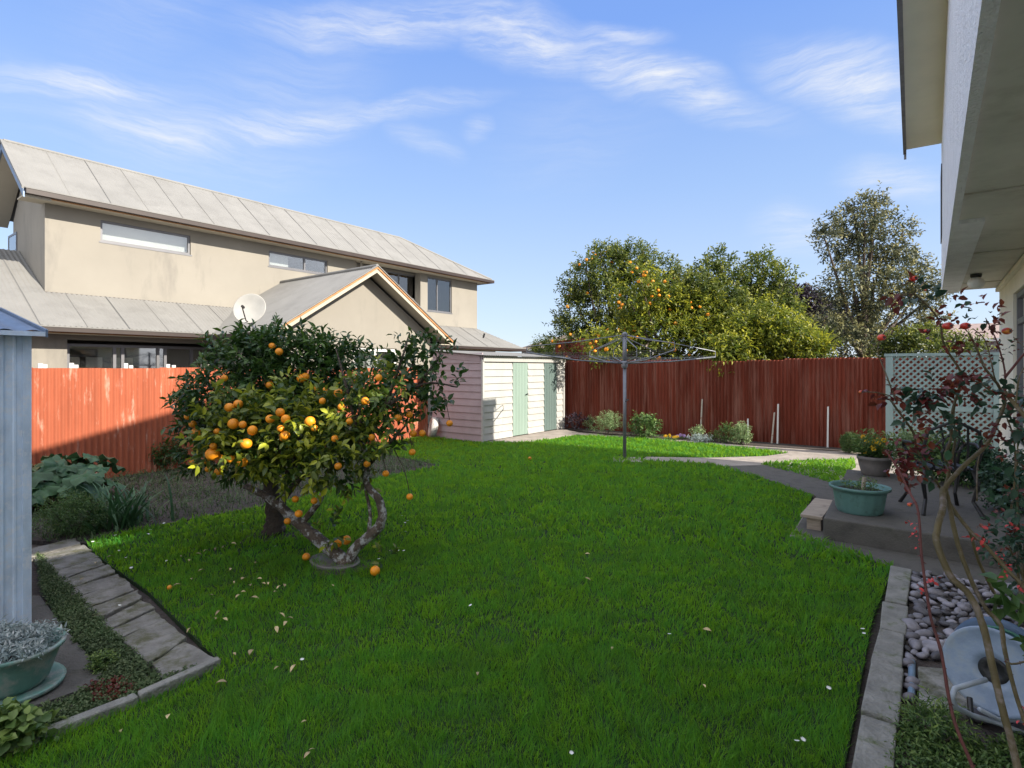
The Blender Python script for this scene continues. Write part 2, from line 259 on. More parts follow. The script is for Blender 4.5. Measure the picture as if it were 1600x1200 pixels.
class MB:
    def __init__(s): s.v = []; s.f = []
    def add(s, vs, fs):
        b = len(s.v); s.v += [tuple(v) for v in vs]; s.f += [[b+i for i in f] for f in fs]; return s
    def box(s, a, b, mtx=None):
        x0,y0,z0 = a; x1,y1,z1 = b
        vs = [(x0,y0,z0),(x1,y0,z0),(x1,y1,z0),(x0,y1,z0),(x0,y0,z1),(x1,y0,z1),(x1,y1,z1),(x0,y1,z1)]
        if mtx is not None: vs = [mtx @ Vector(v) for v in vs]
        return s.add(vs, [(3,2,1,0),(4,5,6,7),(0,1,5,4),(1,2,6,5),(2,3,7,6),(3,0,4,7)])
    def prism(s, pts, z0, z1):             # pts: xy outline, counter-clockwise
        n = len(pts); vs = [(p[0],p[1],z0) for p in pts] + [(p[0],p[1],z1) for p in pts]
        return s.add(vs, [list(range(n))[::-1], list(range(n,2*n))] + [(i,(i+1)%n,n+(i+1)%n,n+i) for i in range(n)])
    def extrude(s, pts, vec):
        n = len(pts); v = Vector(vec); vs = [Vector(p) for p in pts]; vs += [p+v for p in vs]
        return s.add(vs, [list(range(n))[::-1], list(range(n,2*n))] + [(i,(i+1)%n,n+(i+1)%n,n+i) for i in range(n)])
    def tube(s, pts, rad, n=8, cap=True, jit=0):
        pts = [Vector(p) for p in pts]; k = len(pts)
        if not hasattr(rad, '__len__'): rad = [rad]*k
        b = len(s.v); ref = None
        for i, p in enumerate(pts):
            t = (pts[min(i+1,k-1)] - pts[max(i-1,0)]).normalized()
            if ref is None: ref = t.orthogonal().normalized()
            ref = (ref - t*ref.dot(t)).normalized(); q = t.cross(ref)
            for j in range(n):
                a = 2*math.pi*j/n; rr = rad[i]*(1+jit*random.uniform(-1,1)); s.v.append(tuple(p + (ref*math.cos(a)+q*math.sin(a))*rr))
        for i in range(k-1):
            for j in range(n): s.f.append([b+i*n+j, b+i*n+(j+1)%n, b+(i+1)*n+(j+1)%n, b+(i+1)*n+j])
        if cap: s.f.append([b+j for j in range(n)][::-1]); s.f.append([b+(k-1)*n+j for j in range(n)])
        return s
    def lathe(s, prof, c=(0,0,0), n=24, mtx=None, sx=1, sy=1, wob=None):
        b = len(s.v); c = Vector(c)
        for r, z in prof:
            for j in range(n):
                a = 2*math.pi*j/n; k = wob(a, z) if wob else 1
                p = Vector((r*k*math.cos(a)*sx, r*k*math.sin(a)*sy, z)); p = (mtx @ p) if mtx is not None else p
                s.v.append(tuple(p + c))
        for i in range(len(prof)-1):
            for j in range(n): s.f.append([b+i*n+j, b+i*n+(j+1)%n, b+(i+1)*n+(j+1)%n, b+(i+1)*n+j])
        s.f.append([b+j for j in range(n)][::-1]); s.f.append([b+(len(prof)-1)*n+j for j in range(n)])
        return s
    def ball(s, c, r, n=12, sc=(1,1,1), dent=0):
        prof = [(max(r*math.sin(math.pi*i/n),1e-4), -r*math.cos(math.pi*i/n)) for i in range(n+1)]
        b = len(s.v); s.lathe(prof, (0,0,0), n+4)
        for i in range(b, len(s.v)): v = s.v[i]; s.v[i] = (v[0]*sc[0]+c[0], v[1]*sc[1]+c[1], v[2]*sc[2]+c[2])
        return s
    def build(s, name, m, parent=None, origin=(0,0,0), smooth=False, bevel=0, label=None):
        off = WL[parent] if parent is not None else Vector(origin)
        me = bpy.data.meshes.new(name); me.from_pydata([tuple(Vector(v)-off) for v in s.v], [], s.f); me.update()
        if smooth: me.polygons.foreach_set('use_smooth', [True]*len(me.polygons))
        me.materials.append(M[m]); o = link(bpy.data.objects.new(name, me), parent, Vector(origin))
        if bevel:
            bm = o.modifiers.new('bevel', 'BEVEL'); bm.width = bevel; bm.segments = 2; bm.limit_method = 'ANGLE'
        if smooth == 2:
            es = o.modifiers.new('split', 'EDGE_SPLIT'); es.split_angle = R(40)
        if label: o['label'] = label
        return o
def corr(name, m, parent, p0, u, v, U, f0, f1, amp=.014, pitch=.076, seg=5, origin=(0,0,0), rows=1, warp=None):
    p0 = np.array(p0, float); u = np.array(Vector(u).normalized()); v = np.array(Vector(v).normalized()); nn = np.cross(u, v)
    k = max(2, int(U / (pitch/seg)) + 1); t = np.linspace(0, U, k); V = []
    for x in t:
        a, b = f0(x), f1(x)
        for j in range(rows+1):
            q = a + (b-a)*j/rows; V.append(p0 + u*x + v*q + nn*(amp*math.sin(2*math.pi*x/pitch) + (warp(x, q) if warp else 0)))
    r1 = rows+1; Fc = [(i*r1+j, (i+1)*r1+j, (i+1)*r1+j+1, i*r1+j+1) for i in range(k-1) for j in range(rows)]
    return np_mesh(name, V, Fc, m, parent, origin, True)
def inside(P, poly):
    x, y = P[:,0], P[:,1]; r = np.zeros(len(P), bool); n = len(poly)
    for i in range(n):
        x0,y0 = poly[i][:2]; x1,y1 = poly[(i+1)%n][:2]
        c = ((y0 > y) != (y1 > y)) & (x < (x1-x0)*(y-y0)/((y1-y0) or 1e-9)+x0); r ^= c
    return r
def sheet(name, poly, m, z, **k):            # a flat structure sheet, 4 mm steps
    o = MB(); n = len(poly)
    o.prism([(p[0],p[1]) for p in poly], z-.03, z)
    ob = o.build(name, m); tag(ob, kind='structure', **k); return ob
def sample(poly, n):
    xs = [p[0] for p in poly]; ys = [p[1] for p in poly]
    P = np.c_[rng.uniform(min(xs),max(xs),n), rng.uniform(min(ys),max(ys),n)]
    return P[inside(P, poly)]
def nrm(a): return a / np.maximum(np.linalg.norm(a, axis=-1, keepdims=True), 1e-9)
def leaves(pos, dr, ln, wd, fine=False, curl=.25, fold=.25):
    n = len(pos); pos = np.asarray(pos); dr = nrm(np.asarray(dr)); ln = np.broadcast_to(ln, n)[:,None]; wd = np.broadcast_to(wd, n)[:,None]
    up = rng.normal(size=(n,3))*.55 + np.array([0,0,1.]); sd = nrm(np.cross(dr, up)); up = np.cross(sd, dr)
    if fine:
        pr = [(0,0,0),(.22,.42,fold),(.6,.5,fold),(1,0,0),(.6,-.5,fold),(.22,-.42,fold),(.22,0,0),(.6,0,0)]
        T = [(0,5,6),(0,6,1),(5,4,7),(5,7,6),(6,7,2),(6,2,1),(4,3,7),(7,3,2)]
    else:
        pr = [(0,0,0),(.45,.5,fold),(1,0,0),(.45,-.5,fold)]; T = [(0,3,2),(0,2,1)]
    V = np.stack([pos + dr*(a*ln) + sd*(b*wd) + up*(abs(b)*c*wd*2 - curl*a*a*ln) for a,b,c in pr], 1)
    k = len(pr); Fc = (np.arange(n)[:,None,None]*k + np.array(T)[None]).reshape(-1,3)
    return V.reshape(-1,3), Fc, k
def twigs(P, Dr, tl, nl, ll, lw, fine, tipb=.5, spread=.9):
    """leaves set alternately along short shoots starting at P in direction Dr"""
    n = len(P); t = (np.arange(nl)+1)/nl; Dr = nrm(Dr); tl = np.broadcast_to(tl, n)
    side = nrm(np.cross(Dr, rng.normal(size=(n,3)))); oth = np.cross(Dr, side)
    ang = (np.arange(nl)*2.4)[None,:] + rng.uniform(0,6,(n,1)); rad = side[:,None]*np.cos(ang)[...,None] + oth[:,None]*np.sin(ang)[...,None]
    pos = P[:,None] + Dr[:,None]*(t[None,:]*tl[:,None])[...,None]
    dr = Dr[:,None]*.75 + rad*spread + rng.normal(size=(n,nl,3))*.22
    s = rng.uniform(.65,1.15,(n,nl)); rn = np.clip((t[None]**3)*tipb + rng.uniform(-.1,.25,(n,nl)), 0, 1) * rng.uniform(.2,1.2,(n,1))
    V, Fc, k = leaves(pos.reshape(-1,3), dr.reshape(-1,3), (ll*s).ravel(), (lw*s).ravel(), fine)
    return V, Fc, np.repeat(np.clip(rn.ravel(),0,1), k)
def blobs(bl, n, inner=.55, up=.3):
    wgt = np.array([b[1][0]*b[1][1]+b[1][1]*b[1][2]+b[1][0]*b[1][2] for b in bl])*np.array([b[2] if len(b)>2 else 1 for b in bl]); wgt = wgt/wgt.sum()
    idx = rng.choice(len(bl), n, p=wgt); d = nrm(rng.normal(size=(n,3))); r = rng.uniform(inner**3,1,n)**(1/3)
    C = np.array([list(b[0]) for b in bl])[idx]; S = np.array([list(b[1]) for b in bl])[idx]
    P = C + d*S*r[:,None]; Dr = nrm(d/S)*.8 + rng.normal(size=(n,3))*.4 + np.array([0,0,up]); return P, Dr
# ------------------------------------------------------------------ ground, lawn, paths (the setting)
MB().box((-60,-40,-.5),(60,80,-.03)).build('ground','soil'); tag(bpy.data.objects['ground'], kind='structure')
gp = lambda L_, z=0: [G(x, y, z) for x, y in L_]
LAWN1 = [tuple(p)[:2] for p in gp([(-60,1215),(345,1037),(232,925),(150,868),(135,850),(210,830),(330,806),(420,790),(500,770),(600,745),(690,728)])] + \
        [(-9.3,6.9),(-9.42,9.05),(-7.75,9.05)] + [tuple(p)[:2] for p in gp([(800,692),(835,690),(900,681),(1000,685),(1090,693),(1160,700),(1232,708),(1195,713),(1108,715.5),(1010,714),(1000,720),(1108,724),(1180,744),(1270,775),(1241,832),(1396,886)])] + \
        [(-.30,4.2),(-.28,3.0),(-.27,1.8),(-.27,-.6),(-2.4,-.6)]
LAWN2 = [tuple(p)[:2] for p in gp([(1188,726),(1232,721),(1335,718),(1338,730),(1318,745),(1305,757)])]
sheet('lawn', LAWN1, 'turf', .0); sheet('lawn', LAWN2, 'turf', .0)
BED = [tuple(p)[:2] for p in gp([(40,845),(135,850),(210,830),(330,806),(420,790),(500,770),(600,745),(690,728)])] + [(-9.3,6.9),(-9.5,6.0),(-9.5,.5),(-7,.9)]
sheet('garden_bed', BED[::1], 'soil', .008)
sheet('path', [(-7.75,9.05),(-7.75,12.4)] + [tuple(p)[:2] for p in gp([(905,676),(1000,684),(900,679),(835,688),(800,691)])], 'concrete', .006)
FP = [tuple(p)[:2] for p in gp([(900,678),(1000,682),(1100,690),(1190,697),(1300,704),(1420,707)])] + [(.7,12.0),(.7,8.6),(-.95,8.7)] + \
     [tuple(p)[:2] for p in gp([(1290,845),(1232,840),(1276,776),(1180,744),(1108,724),(1000,720),(1010,714),(1108,715.5),(1195,713),(1232,708),(1160,700),(1090,693),(1000,685),(905,680)])]
sheet('path', FP, 'concrete', .004)
sheet('path', [tuple(p)[:2] for p in gp([(1232,840),(1284,838)])] + [(.76,6.0),(.76,5.35),(-.13,5.35)] + [tuple(p)[:2] for p in gp([(1396,888)])], 'old_shade_concrete', .012)
sheet('path', [tuple(p)[:2] for p in gp([(1130,729),(1205,727),(1262,741),(1308,757)])] + [(-.95,8.4),(-.80,5.85)] + [tuple(p)[:2] for p in gp([(1240,834),(1276,776),(1180,744)])], 'old_shade_concrete', .009)  # darker overlay: shade on the near path put into the colour
m = MB(); m.box((-.22,-.26,0),(.26,.24,.02), Matrix.Translation(G(978,719)) @ Matrix.Rotation(.5,4,'Z')); tag(m.build('path','concrete'), kind='structure')
# sections of the stone path at the left
a0, a1 = (62,846), (345,1040); b0, b1 = (150,850), (345,1037)
m = MB()
LEFTE = [(40,862),(62,885),(88,912),(118,938),(150,975),(185,1005),(232,1040),(250,1062)]
RIGHTE = [(118,842),(142,862),(168,885),(195,912),(225,940),(258,972),(292,1003),(340,1036)]
for i in range(7):
    for k in range(2 if i < 5 else 1):
        n_ = 2 if i < 5 else 1
        def ip(L_, t): return (L_[i][0]+(L_[i+1][0]-L_[i][0])*t, L_[i][1]+(L_[i+1][1]-L_[i][1])*t)
        t0, t1 = k/n_+.025, (k+1)/n_-.025
        q = [G(*ip(LEFTE,t0)), G(*ip(RIGHTE,t0)), G(*ip(RIGHTE,t1)), G(*ip(LEFTE,t1))]
        q = [(p.x+random.uniform(-.015,.015), p.y+random.uniform(-.015,.015)) for p in q]
        # broken edges
        e = []
        for s in range(4):
            p, r_ = q[s], q[(s+1)%4]
            for u_ in (0,.25,.5,.75): e.append((p[0]+(r_[0]-p[0])*u_+random.uniform(-.012,.012), p[1]+(r_[1]-p[1])*u_+random.uniform(-.012,.012)))
        m.prism(e[::-1], -.03, .018+random.uniform(-.006,.006))
tag(m.build('path','slab', bevel=.006), kind='structure')
PAD = [tuple(p)[:2] for p in gp([(-40,935),(62,935),(92,975),(128,1018),(160,1055),(150,1075),(80,1100),(-20,1135),(-140,1180)])]
sheet('path', PAD[::-1], 'old_shade_concrete', .02)
def kerb(pts, wdt, h, seg, m_='kerb'):
    m = MB(); pts = [Vector((p[0],p[1],0)) for p in pts]
    for a, b in zip(pts, pts[1:]):
        n = max(1, round((b-a).length/seg)); d = (b-a)/n; q = Vector((-d.y,d.x,0)).normalized()*wdt/2
        for i in range(n):
            s, e = a+d*(i+.015), a+d*(i+.985); j = lambda: Vector((random.uniform(-.008,.008),random.uniform(-.008,.008),0))
            m.prism([tuple(x)[:2] for x in (s-q+j(), e-q+j(), e+q+j(), s+q+j())], -.05, h+random.uniform(-.006,.006))
    o = m.build('kerb', m_, bevel=.008); tag(o, kind='structure'); return o
kerb([G(345,1040), G(215,1098), G(60,1160), G(-120,1235)], .055, .045, .9)
kerb([(-.19,5.28),(-.19,4.45),(-.185,3.5),(-.18,2.4),(-.17,1.2)], .13, .05, .62)
# pebble bed and soil at the right
sheet('garden_bed', [(-.12,1.0),(.76,1.0),(.76,5.34),(-.12,5.34)], 'soil', .002)
sheet('garden_bed', [(-7.6,12.35),(-6.2,12.05)] + [tuple(p)[:2] for p in gp([(1000,683),(1100,691),(1190,698),(1300,705),(1380,706)])] + [(-.9,12.72),(-7.6,12.72)], 'soil', .014)
# ------------------------------------------------------------------ grass
def blades(polys, dens, name, m_, hs=1.05, zones=((0,3.2,15000,.0031),(3.2,5.2,7500,.0052),(5.2,8.5,2700,.011),(8.5,16,1500,.018)), h=(.018,.050), z0=0., attr_pow=1.3):
    VV=[];FF=[];RR=[];b=0
    for lo, hi, dn, wd in zones:
        for poly in polys:
            xs=[p[0] for p in poly]; ys=[p[1] for p in poly]; area=(max(xs)-min(xs))*(max(ys)-min(ys))
            P=sample(poly, int(area*dn*dens)); dd=np.hypot(P[:,0],P[:,1]); P=P[(dd>=lo)&(dd<hi)]
            fw=-sn*P[:,0]+cs*P[:,1]; rt=cs*P[:,0]+sn*P[:,1]; P=P[(fw>.8)&(np.abs(rt)<fw*1.15+1.2)]      # leave out ground far outside the view
            n=len(P)
            if not n: continue
            clump = np.clip(.5+.28*np.sin(P[:,0]*5.1+1.7*np.sin(P[:,1]*3.7))*np.sin(P[:,1]*4.3+1.3*np.sin(P[:,0]*6.1))+.30*np.sin(P[:,0]*19+2.1*np.sin(P[:,1]*13))*np.sin(P[:,1]*17+2*np.sin(P[:,0]*11)),0,1)
            H=rng.uniform(h[0],h[1],n)*hs*(.6+.8*clump)*(1+ .25*(wd>.01)); A=rng.uniform(0,2*np.pi,n); T=np.where(rng.uniform(0,1,n)<.6, 3.1*np.sin(P[:,0]*7.3+1.9*np.sin(P[:,1]*5.1))+3.1*np.sin(P[:,1]*6.7+1.5*np.sin(P[:,0]*4.9))+rng.normal(0,.5,n), rng.uniform(0,6.28,n)); A=T+1.57+rng.normal(0,.5,n); ln=rng.uniform(.25,1.15,n)*H
            W=wd*rng.uniform(.6,1.3,n)
            c=np.c_[P,np.full(n,z0)]; s=np.c_[np.cos(A),np.sin(A),np.zeros(n)]*W[:,None]/2; t=np.c_[np.cos(T),np.sin(T),np.zeros(n)]*ln[:,None]
            up=np.array([0,0,1.])*H[:,None]
            V=np.stack([c-s, c+s, c+s*.8+up*.6+t*.35, c-s*.8+up*.6+t*.35, c+up+t],1).reshape(-1,3)
            Fq=(np.arange(n)[:,None,None]*5+np.array([[0,1,2],[0,2,3],[3,2,4]])[None]).reshape(-1,3)+b
            b+=len(V); VV.append(V);FF.append(Fq);RR.append(np.repeat(np.clip(rng.uniform(0,1,n)**attr_pow*(.45+.55*clump),0,1),5))
    o=np_mesh(name,np.concatenate(VV),np.concatenate(FF),m_,rnd=np.concatenate(RR)); return o
tag(blades([LAWN1,LAWN2],1.,'grass','grass'), 'short thick green lawn grass covering the back yard', 'grass', kind='stuff')
# ------------------------------------------------------------------ left boundary fence (corrugated iron, orange red)
FX = -9.5
f = thing('corrugated_fence', (FX, 4.5, 0), 'long orange-red corrugated iron fence along the left boundary, half in sun', 'fence')
y = -1.0
while y < 9.25:
    wd_ = min(.76, 9.25-y); hh = 1.60 + random.uniform(-.008,.008)
    corr('sheet','orange_iron',f,(FX+random.uniform(-.004,.004),y,0),(0,1,0),(0,0,1),wd_,lambda x:-.02,lambda x,h=hh:h, seg=6); y += .757
for y in np.arange(-.6,9.3,2.4):
    MB().box((FX-.12,y,0),(FX-.02,y+.09,1.66)).build('post','stake',f)
for z in (.4,1.35): MB().box((FX-.06,-1,z),(FX-.02,9.25,z+.07)).build('rail','stake',f)
for px, hgt in ((63,1.66),(70,1.65),(112,1.67),(119,1.645),(197,1.67),(205,1.64),(263,1.66),(272,1.645)):
    y = YX(px, FX); MB().box((FX-.05,y-.02,1.5),(FX-.015,y+.03,hgt)).build('nail_block','white_frame',f)
# the far fence: sheets of uneven height, some leaning
FY = 12.75
f = thing('corrugated_fence', (-3.5, FY, 0), 'rust-red corrugated iron fence across the far end of the yard', 'fence')
xs0, xs1 = -9.3, 1.6; x = xs0; i = 0
while x < xs1:
    px = 0
    hgt = 1.80 if x < XY(1105,FY) else (1.765 if x < XY(1211,FY) else 1.80)
    hgt += random.uniform(-.012,.012); ln_ = random.uniform(-.01,.03) if XY(1120,FY) < x < XY(1212,FY) else random.uniform(-.004,.004)
    corr('sheet','red_iron',f,(x,FY-(.012 if i%2 else 0),0),(1,0,0),(0,0,1),.78,lambda q:-.02,lambda q,h=hgt,l=ln_: h+l*q*2, seg=6, rows=5,
         amp=.019, warp=lambda q,v,k=ln_: k*2*math.sin(v*1.4+q)); x += .76; i += 1
for z in (.5,1.5): MB().box((xs0,FY+.03,z),(xs1,FY+.07,z+.08)).build('rail','stake',f)
for x in np.arange(xs0+.5,xs1,2.3): MB().box((x,FY+.07,0),(x+.1,FY+.17,1.75)).build('post','stake',f)
# timber stakes leaning on the far fence
for px, y0, y1, lean, lb in ((1096,624,672,.02,'thin grey stake by the agave rosette at the far fence'),(1171,655,690,-.03,'short pale stake beside the round shrub'),
        (1207,645,695,.04,'leaning brown split stake at the fence step'),(1216,632,696,.0,'straight white stake just right of the split stake'),(1294,636,700,.0,'straight white stake nearest the trellis')):
    y0=max(y0,572); Y_=FY-.05; X_=XY(px,Y_); z1=ZY(px,y0,Y_); z0=0 if y1>650 else ZY(px,y1,Y_); mm=MB()
    mm.add([(X_-.016,Y_-.09,z0),(X_+.016,Y_-.09,z0),(X_+.016,Y_-.06,z0),(X_-.016,Y_-.06,z0),(X_-.014+lean,Y_-.02,z1),(X_+.014+lean,Y_-.02,z1),(X_+.014+lean,Y_+.005,z1+.01),(X_-.014+lean,Y_+.005,z1+.01)],[(3,2,1,0),(4,5,6,7),(0,1,5,4),(1,2,6,5),(2,3,7,6),(3,0,4,7)])
    tag(mm.build('garden_stake','white_frame' if 'white' in lb or 'pale' in lb else 'stake',origin=(X_,Y_-.07,0)), lb, 'stake', 'stakes standing against the far fence')
# taller piece of iron beyond the fence
f = thing('iron_screen', (XY(905,13.9),13.9,0), 'taller rust-red corrugated iron screen beyond the fence, above the white shed roof', 'fence')
x0, x1 = XY(868,13.9), XY(940,13.9); zt = ZY(905,530,13.9)
corr('sheet','red_iron',f,(x0,13.9,0),(1,0,0),(0,0,1),(x1-x0)*.47,lambda q:0,lambda q:zt-.03+.06*q,seg=6); corr('sheet','red_iron',f,(x0+(x1-x0)*.47,13.88,0),(1,0,0),(0,0,1),(x1-x0)*.53,lambda q:0,lambda q:zt+.02,seg=6)
MB().box((x0,13.93,1.2),(x1,13.97,1.3)).build('rail','stake',f); MB().box((x0+.1,13.97,0),(x0+.2,14.07,zt-.1)).build('post','stake',f)
# ------------------------------------------------------------------ weatherboard shed
SX, SY0, SY1, SXB = -7.72, 9.15, 12.42, -9.22
s = thing('garden_shed', (SX, SY0, 0), 'cream and pinkish weatherboard shed between the two fences', 'shed')
def boards(name, m_, p0, u, U, out, z0, z1, holes=()):
    mb = MB(); u = Vector(u); out = Vector(out); p0 = Vector(p0); z = z0; bh = .155
    while z < z1-.01:
        t = min(z+bh, z1); segs = [(0, U)]
        for a, b in holes: segs = [x for s_ in segs for x in (((s_[0], a), (b, s_[1])) if a < s_[1] and b > s_[0] else (s_,))]
        for a, b in segs:
            if b-a < .01: continue
            q = [p0+u*a+out*.028+Vector((0,0,z)), p0+u*b+out*.028+Vector((0,0,z)), p0+u*b+out*.006+Vector((0,0,t)), p0+u*a+out*.006+Vector((0,0,t))]
            r_ = [p0+u*a-out*.02+Vector((0,0,z)), p0+u*b-out*.02+Vector((0,0,z)), p0+u*b-out*.02+Vector((0,0,t)), p0+u*a-out*.02+Vector((0,0,t))]
            mb.add(q+r_, [(0,1,2,3),(7,6,5,4),(0,4,5,1),(1,5,6,2),(2,6,7,3),(3,7,4,0)])
        z += bh
    return mb.build(name, m_, s)
d0, d1 = YX(800,SX)-SY0, YX(824,SX)-SY0; e0, e1 = YX(849,SX)-SY0, YX(869,SX)-SY0
boards('wall','white_board',(SX,SY0,0),(0,1,0),SY1-SY0,(1,0,0),.02,1.74,holes=((d0,d1),(e0,e1)))
boards('wall','pink_board',(SXB,SY0,0),(1,0,0),SX-SXB,(0,-1,0),.0,1.93)
boards('wall','white_board',(SX,SY1,0),(-1,0,0),SX-SXB,(0,1,0),.0,1.85)
boards('wall','white_board',(SXB,SY1,0),(0,-1,0),SY1-SY0,(-1,0,0),.0,1.95)
MB().box((SX-.01,SY0-.035,0),(SX+.04,SY0+.02,1.78)).build('corner_board','white_board',s); MB().box((SX-.01,SY1-.03,0),(SX+.04,SY1+.035,1.78)).build('corner_board','white_board',s)
for a, b, hn in ((d0,d1,1),(e0,e1,0)):
    mb = MB(); n_=5
    for k in range(n_): mb.box((SX-.015,SY0+a+.01+(b-a-.02)*k/n_+.003,.03),(SX+.02,SY0+a+.01+(b-a-.02)*(k+1)/n_-.003,1.72))
    dr_ = mb.build('door','green_door' if hn else 'shaded_door',s)  # second door carries its shadow in the colour
    if hn: MB().tube([(SX+.02,SY0+b-.05,.98),(SX+.06,SY0+b-.05,.98)],.012).tube([(SX+.055,SY0+b-.05,.98),(SX+.055,SY0+b-.13,.975)],.01).build('handle','black_iron',dr_)
MB().box((SX+.03,SY0-.02,1.74),(SX+.055,SY1+.06,1.86)).build('fascia','white_board',s)
o = corr('roof','roof_iron',s,(SX+.16,SY0-.12,1.872),(0,1,0),(-1,0,.085),SY1-SY0+.25,lambda q:0,lambda q:1.8,seg=5,amp=.008)
MB().extrude([(SX-.04,SY0-.03,1.74),(SX-.04,SY0-.03,1.85),(SXB,SY0-.03,1.97),(SXB,SY0-.03,1.85)],(0,.02,0)).build('barge','pink_board',s)
# old tyre planter against the left fence
c = G(677,684); mb = MB(); mt = Matrix.Rotation(R(82),3,'Y') @ Matrix.Rotation(0,3,'Z')
mt = Matrix.Rotation(R(-38),3,'Z') @ Matrix.Rotation(R(78),3,'X')
pr = [(.135,-.05),(.15,-.07),(.19,-.085),(.225,-.07),(.24,-.03),(.24,.03),(.225,.07),(.19,.085),(.15,.07),(.135,.05),(.16,.04),(.175,0),(.16,-.04),(.135,-.05)]
b = MB(); n_=28
for r_, z in pr:
    for j in range(n_): a = 2*math.pi*j/n_; b.v.append(tuple(mt @ Vector((r_*math.cos(a),r_*math.sin(a),z)) + c + Vector((0,0,.235))))
for i in range(len(pr)-1):
    for j in range(n_): b.f.append([i*n_+j,i*n_+(j+1)%n_,(i+1)*n_+(j+1)%n_,(i+1)*n_+j])
tag(b.build('old_tyre','tyre',origin=c,smooth=True), 'old white-painted tyre leaning on the fence beside the pinkish shed wall', 'tyre')
# ------------------------------------------------------------------ houses
def wall_x(parent, m_, X, th, y0, y1, z0, z1, holes, name='wall'):   # wall in the plane x = X, th thick towards -x (or +x)
    mb = MB(); ys = y0
    for a, b, c, d in sorted(holes):
        mb.box((min(X,X+th),ys,z0),(max(X,X+th),a,z1)); mb.box((min(X,X+th),a,z0),(max(X,X+th),b,c)); mb.box((min(X,X+th),a,d),(max(X,X+th),b,z1)); ys = b
    mb.box((min(X,X+th),ys,z0),(max(X,X+th),y1,z1)); return mb.build(name, m_, parent)
def window_x(parent, X, y0, y1, z0, z1, mull=(), fm='alu', fw=.05, back='blind', bx=-.35, sash=(), s=1, sill=True):
    """framed window in the plane x = X; s = side the outdoors is on"""
    t = .06; mb = MB(); a, b = (X-t, X) if s > 0 else (X, X+t)
    mb.box((a,y0,z0),(b,y1,z0+fw)); mb.box((a,y0,z1-fw),(b,y1,z1)); mb.box((a,y0,z0+fw),(b,y0+fw,z1-fw)); mb.box((a,y1-fw,z0+fw),(b,y1,z1-fw))
    for q in mull: mb.box((a,y0+(y1-y0)*q-fw/2,z0+fw),(b,y0+(y1-y0)*q+fw/2,z1-fw))
    w_ = mb.build('window', fm, parent); xm = (a+b)/2
    ed = [y0+fw] + [y for q in mull for y in (y0+(y1-y0)*q-fw/2, y0+(y1-y0)*q+fw/2)] + [y1-fw]
    for i in range(0, len(ed), 2): MB().box((xm-.004,ed[i],z0+fw),(xm+.004,ed[i+1],z1-fw)).build('pane','glass',w_)
    if sill: MB().box((a-.01 if s>0 else a-.05, y0-.03, z0-.035),(b+.05 if s>0 else b+.01, y1+.03, z0-.002)).build('sill',fm,w_)
    return w_
H = thing('two_storey_house', (-15.4, 9, 0), 'cream rendered two-storey house with pale corrugated roofs beyond the orange-red fence', 'house')
LW, UW, LE, UE = -14.4, -15.4, -13.9, -14.9
ZE, ZU, ZR, XR = 2.42, 5.30, 6.72, -16.77
Ye, Yw0, Yw1, Yee = 3.06, 3.49, 17.9, 18.25
ys_, yp = YX(557,UW), YX(657,UW)
# upper storey walls
w1 = (YX(157,UW), YX(298,UW), 4.55, 5.05); w2 = (YX(420,UW), YX(512,UW), 4.58, 5.03)
w4 = (YX(668,UW), YX(706,UW), 3.8, 5.12)
wall_x(H,'render_wall',UW,-.2,Yw0,ys_,3.0,5.2,[w1,w2])
w3 = (YX(601,UW-.3), YX(652,UW-.3), 4.2, 5.12)
wall_x(H,'render_wall',UW-.3,-.2,ys_-.2,yp,3.0,5.2,[w3]); wall_x(H,'render_wall',UW,-.2,yp,Yw1,3.0,5.2,[w4])
MB().box((UW-.5,ys_-.2,3.0),(UW-.2,ys_,5.2)).build('wall','render_wall',H)
MB().box((UW-.5,yp,3.0),(UW-.2,yp+.15,5.2)).build('wall','render_wall',H)
# end walls with gable
MB().extrude([(UW-.2,Yw0,2.9),(UW-.2,Yw0,5.2),(XR,Yw0,6.5),(-18.1,Yw0,5.2),(-18.1,Yw0,2.9)],(0,.2,0)).build('wall','render_wall',H)
MB().box((-18.1,Yw1-.2,2.9),(UW-.2,Yw1,5.2)).build('wall','render_wall',H); MB().box((-18.1,Yw0+.2,2.9),(-17.9,Yw1-.2,5.2)).build('wall','render_wall',H)
window_x(H,UW-.04,*w1,back='blind'); window_x(H,UW-.04,*w2,mull=(.6,)); window_x(H,UW-.34,*w3,mull=(.45,)); window_x(H,UW-.04,*w4,mull=(.42,))
MB().box((UW-.22,w1[0]-.1,4.4),(UW-.205,w1[1]+.1,5.15)).build('blind','blind',H); MB().box((UW-.26,w2[0]-.1,4.4),(UW-.24,w2[0]+.75,5.15)).build('blind','blind',H)
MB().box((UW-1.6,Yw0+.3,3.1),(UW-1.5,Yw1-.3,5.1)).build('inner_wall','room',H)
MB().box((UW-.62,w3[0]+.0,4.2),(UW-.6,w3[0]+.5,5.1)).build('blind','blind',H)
# small window in the shaded end wall
mb = MB(); xa, xb = XY(14,Yw0), XY(27,Yw0); za, zb = ZY(20,396,Yw0), ZY(20,366,Yw0)
mb.box((xa,Yw0-.02,za),(xb,Yw0-.001,za+.05)).box((xa,Yw0-.02,zb-.05),(xb,Yw0-.001,zb)).box((xa,Yw0-.02,za+.05),(xa+.05,Yw0-.001,zb-.05)).box((xb-.05,Yw0-.02,za+.05),(xb,Yw0-.001,zb-.05))
ww = mb.build('window','alu',H); MB().box((xa+.05,Yw0-.012,za+.05),(xb-.05,Yw0-.004,zb-.05)).build('pane','glass',ww)
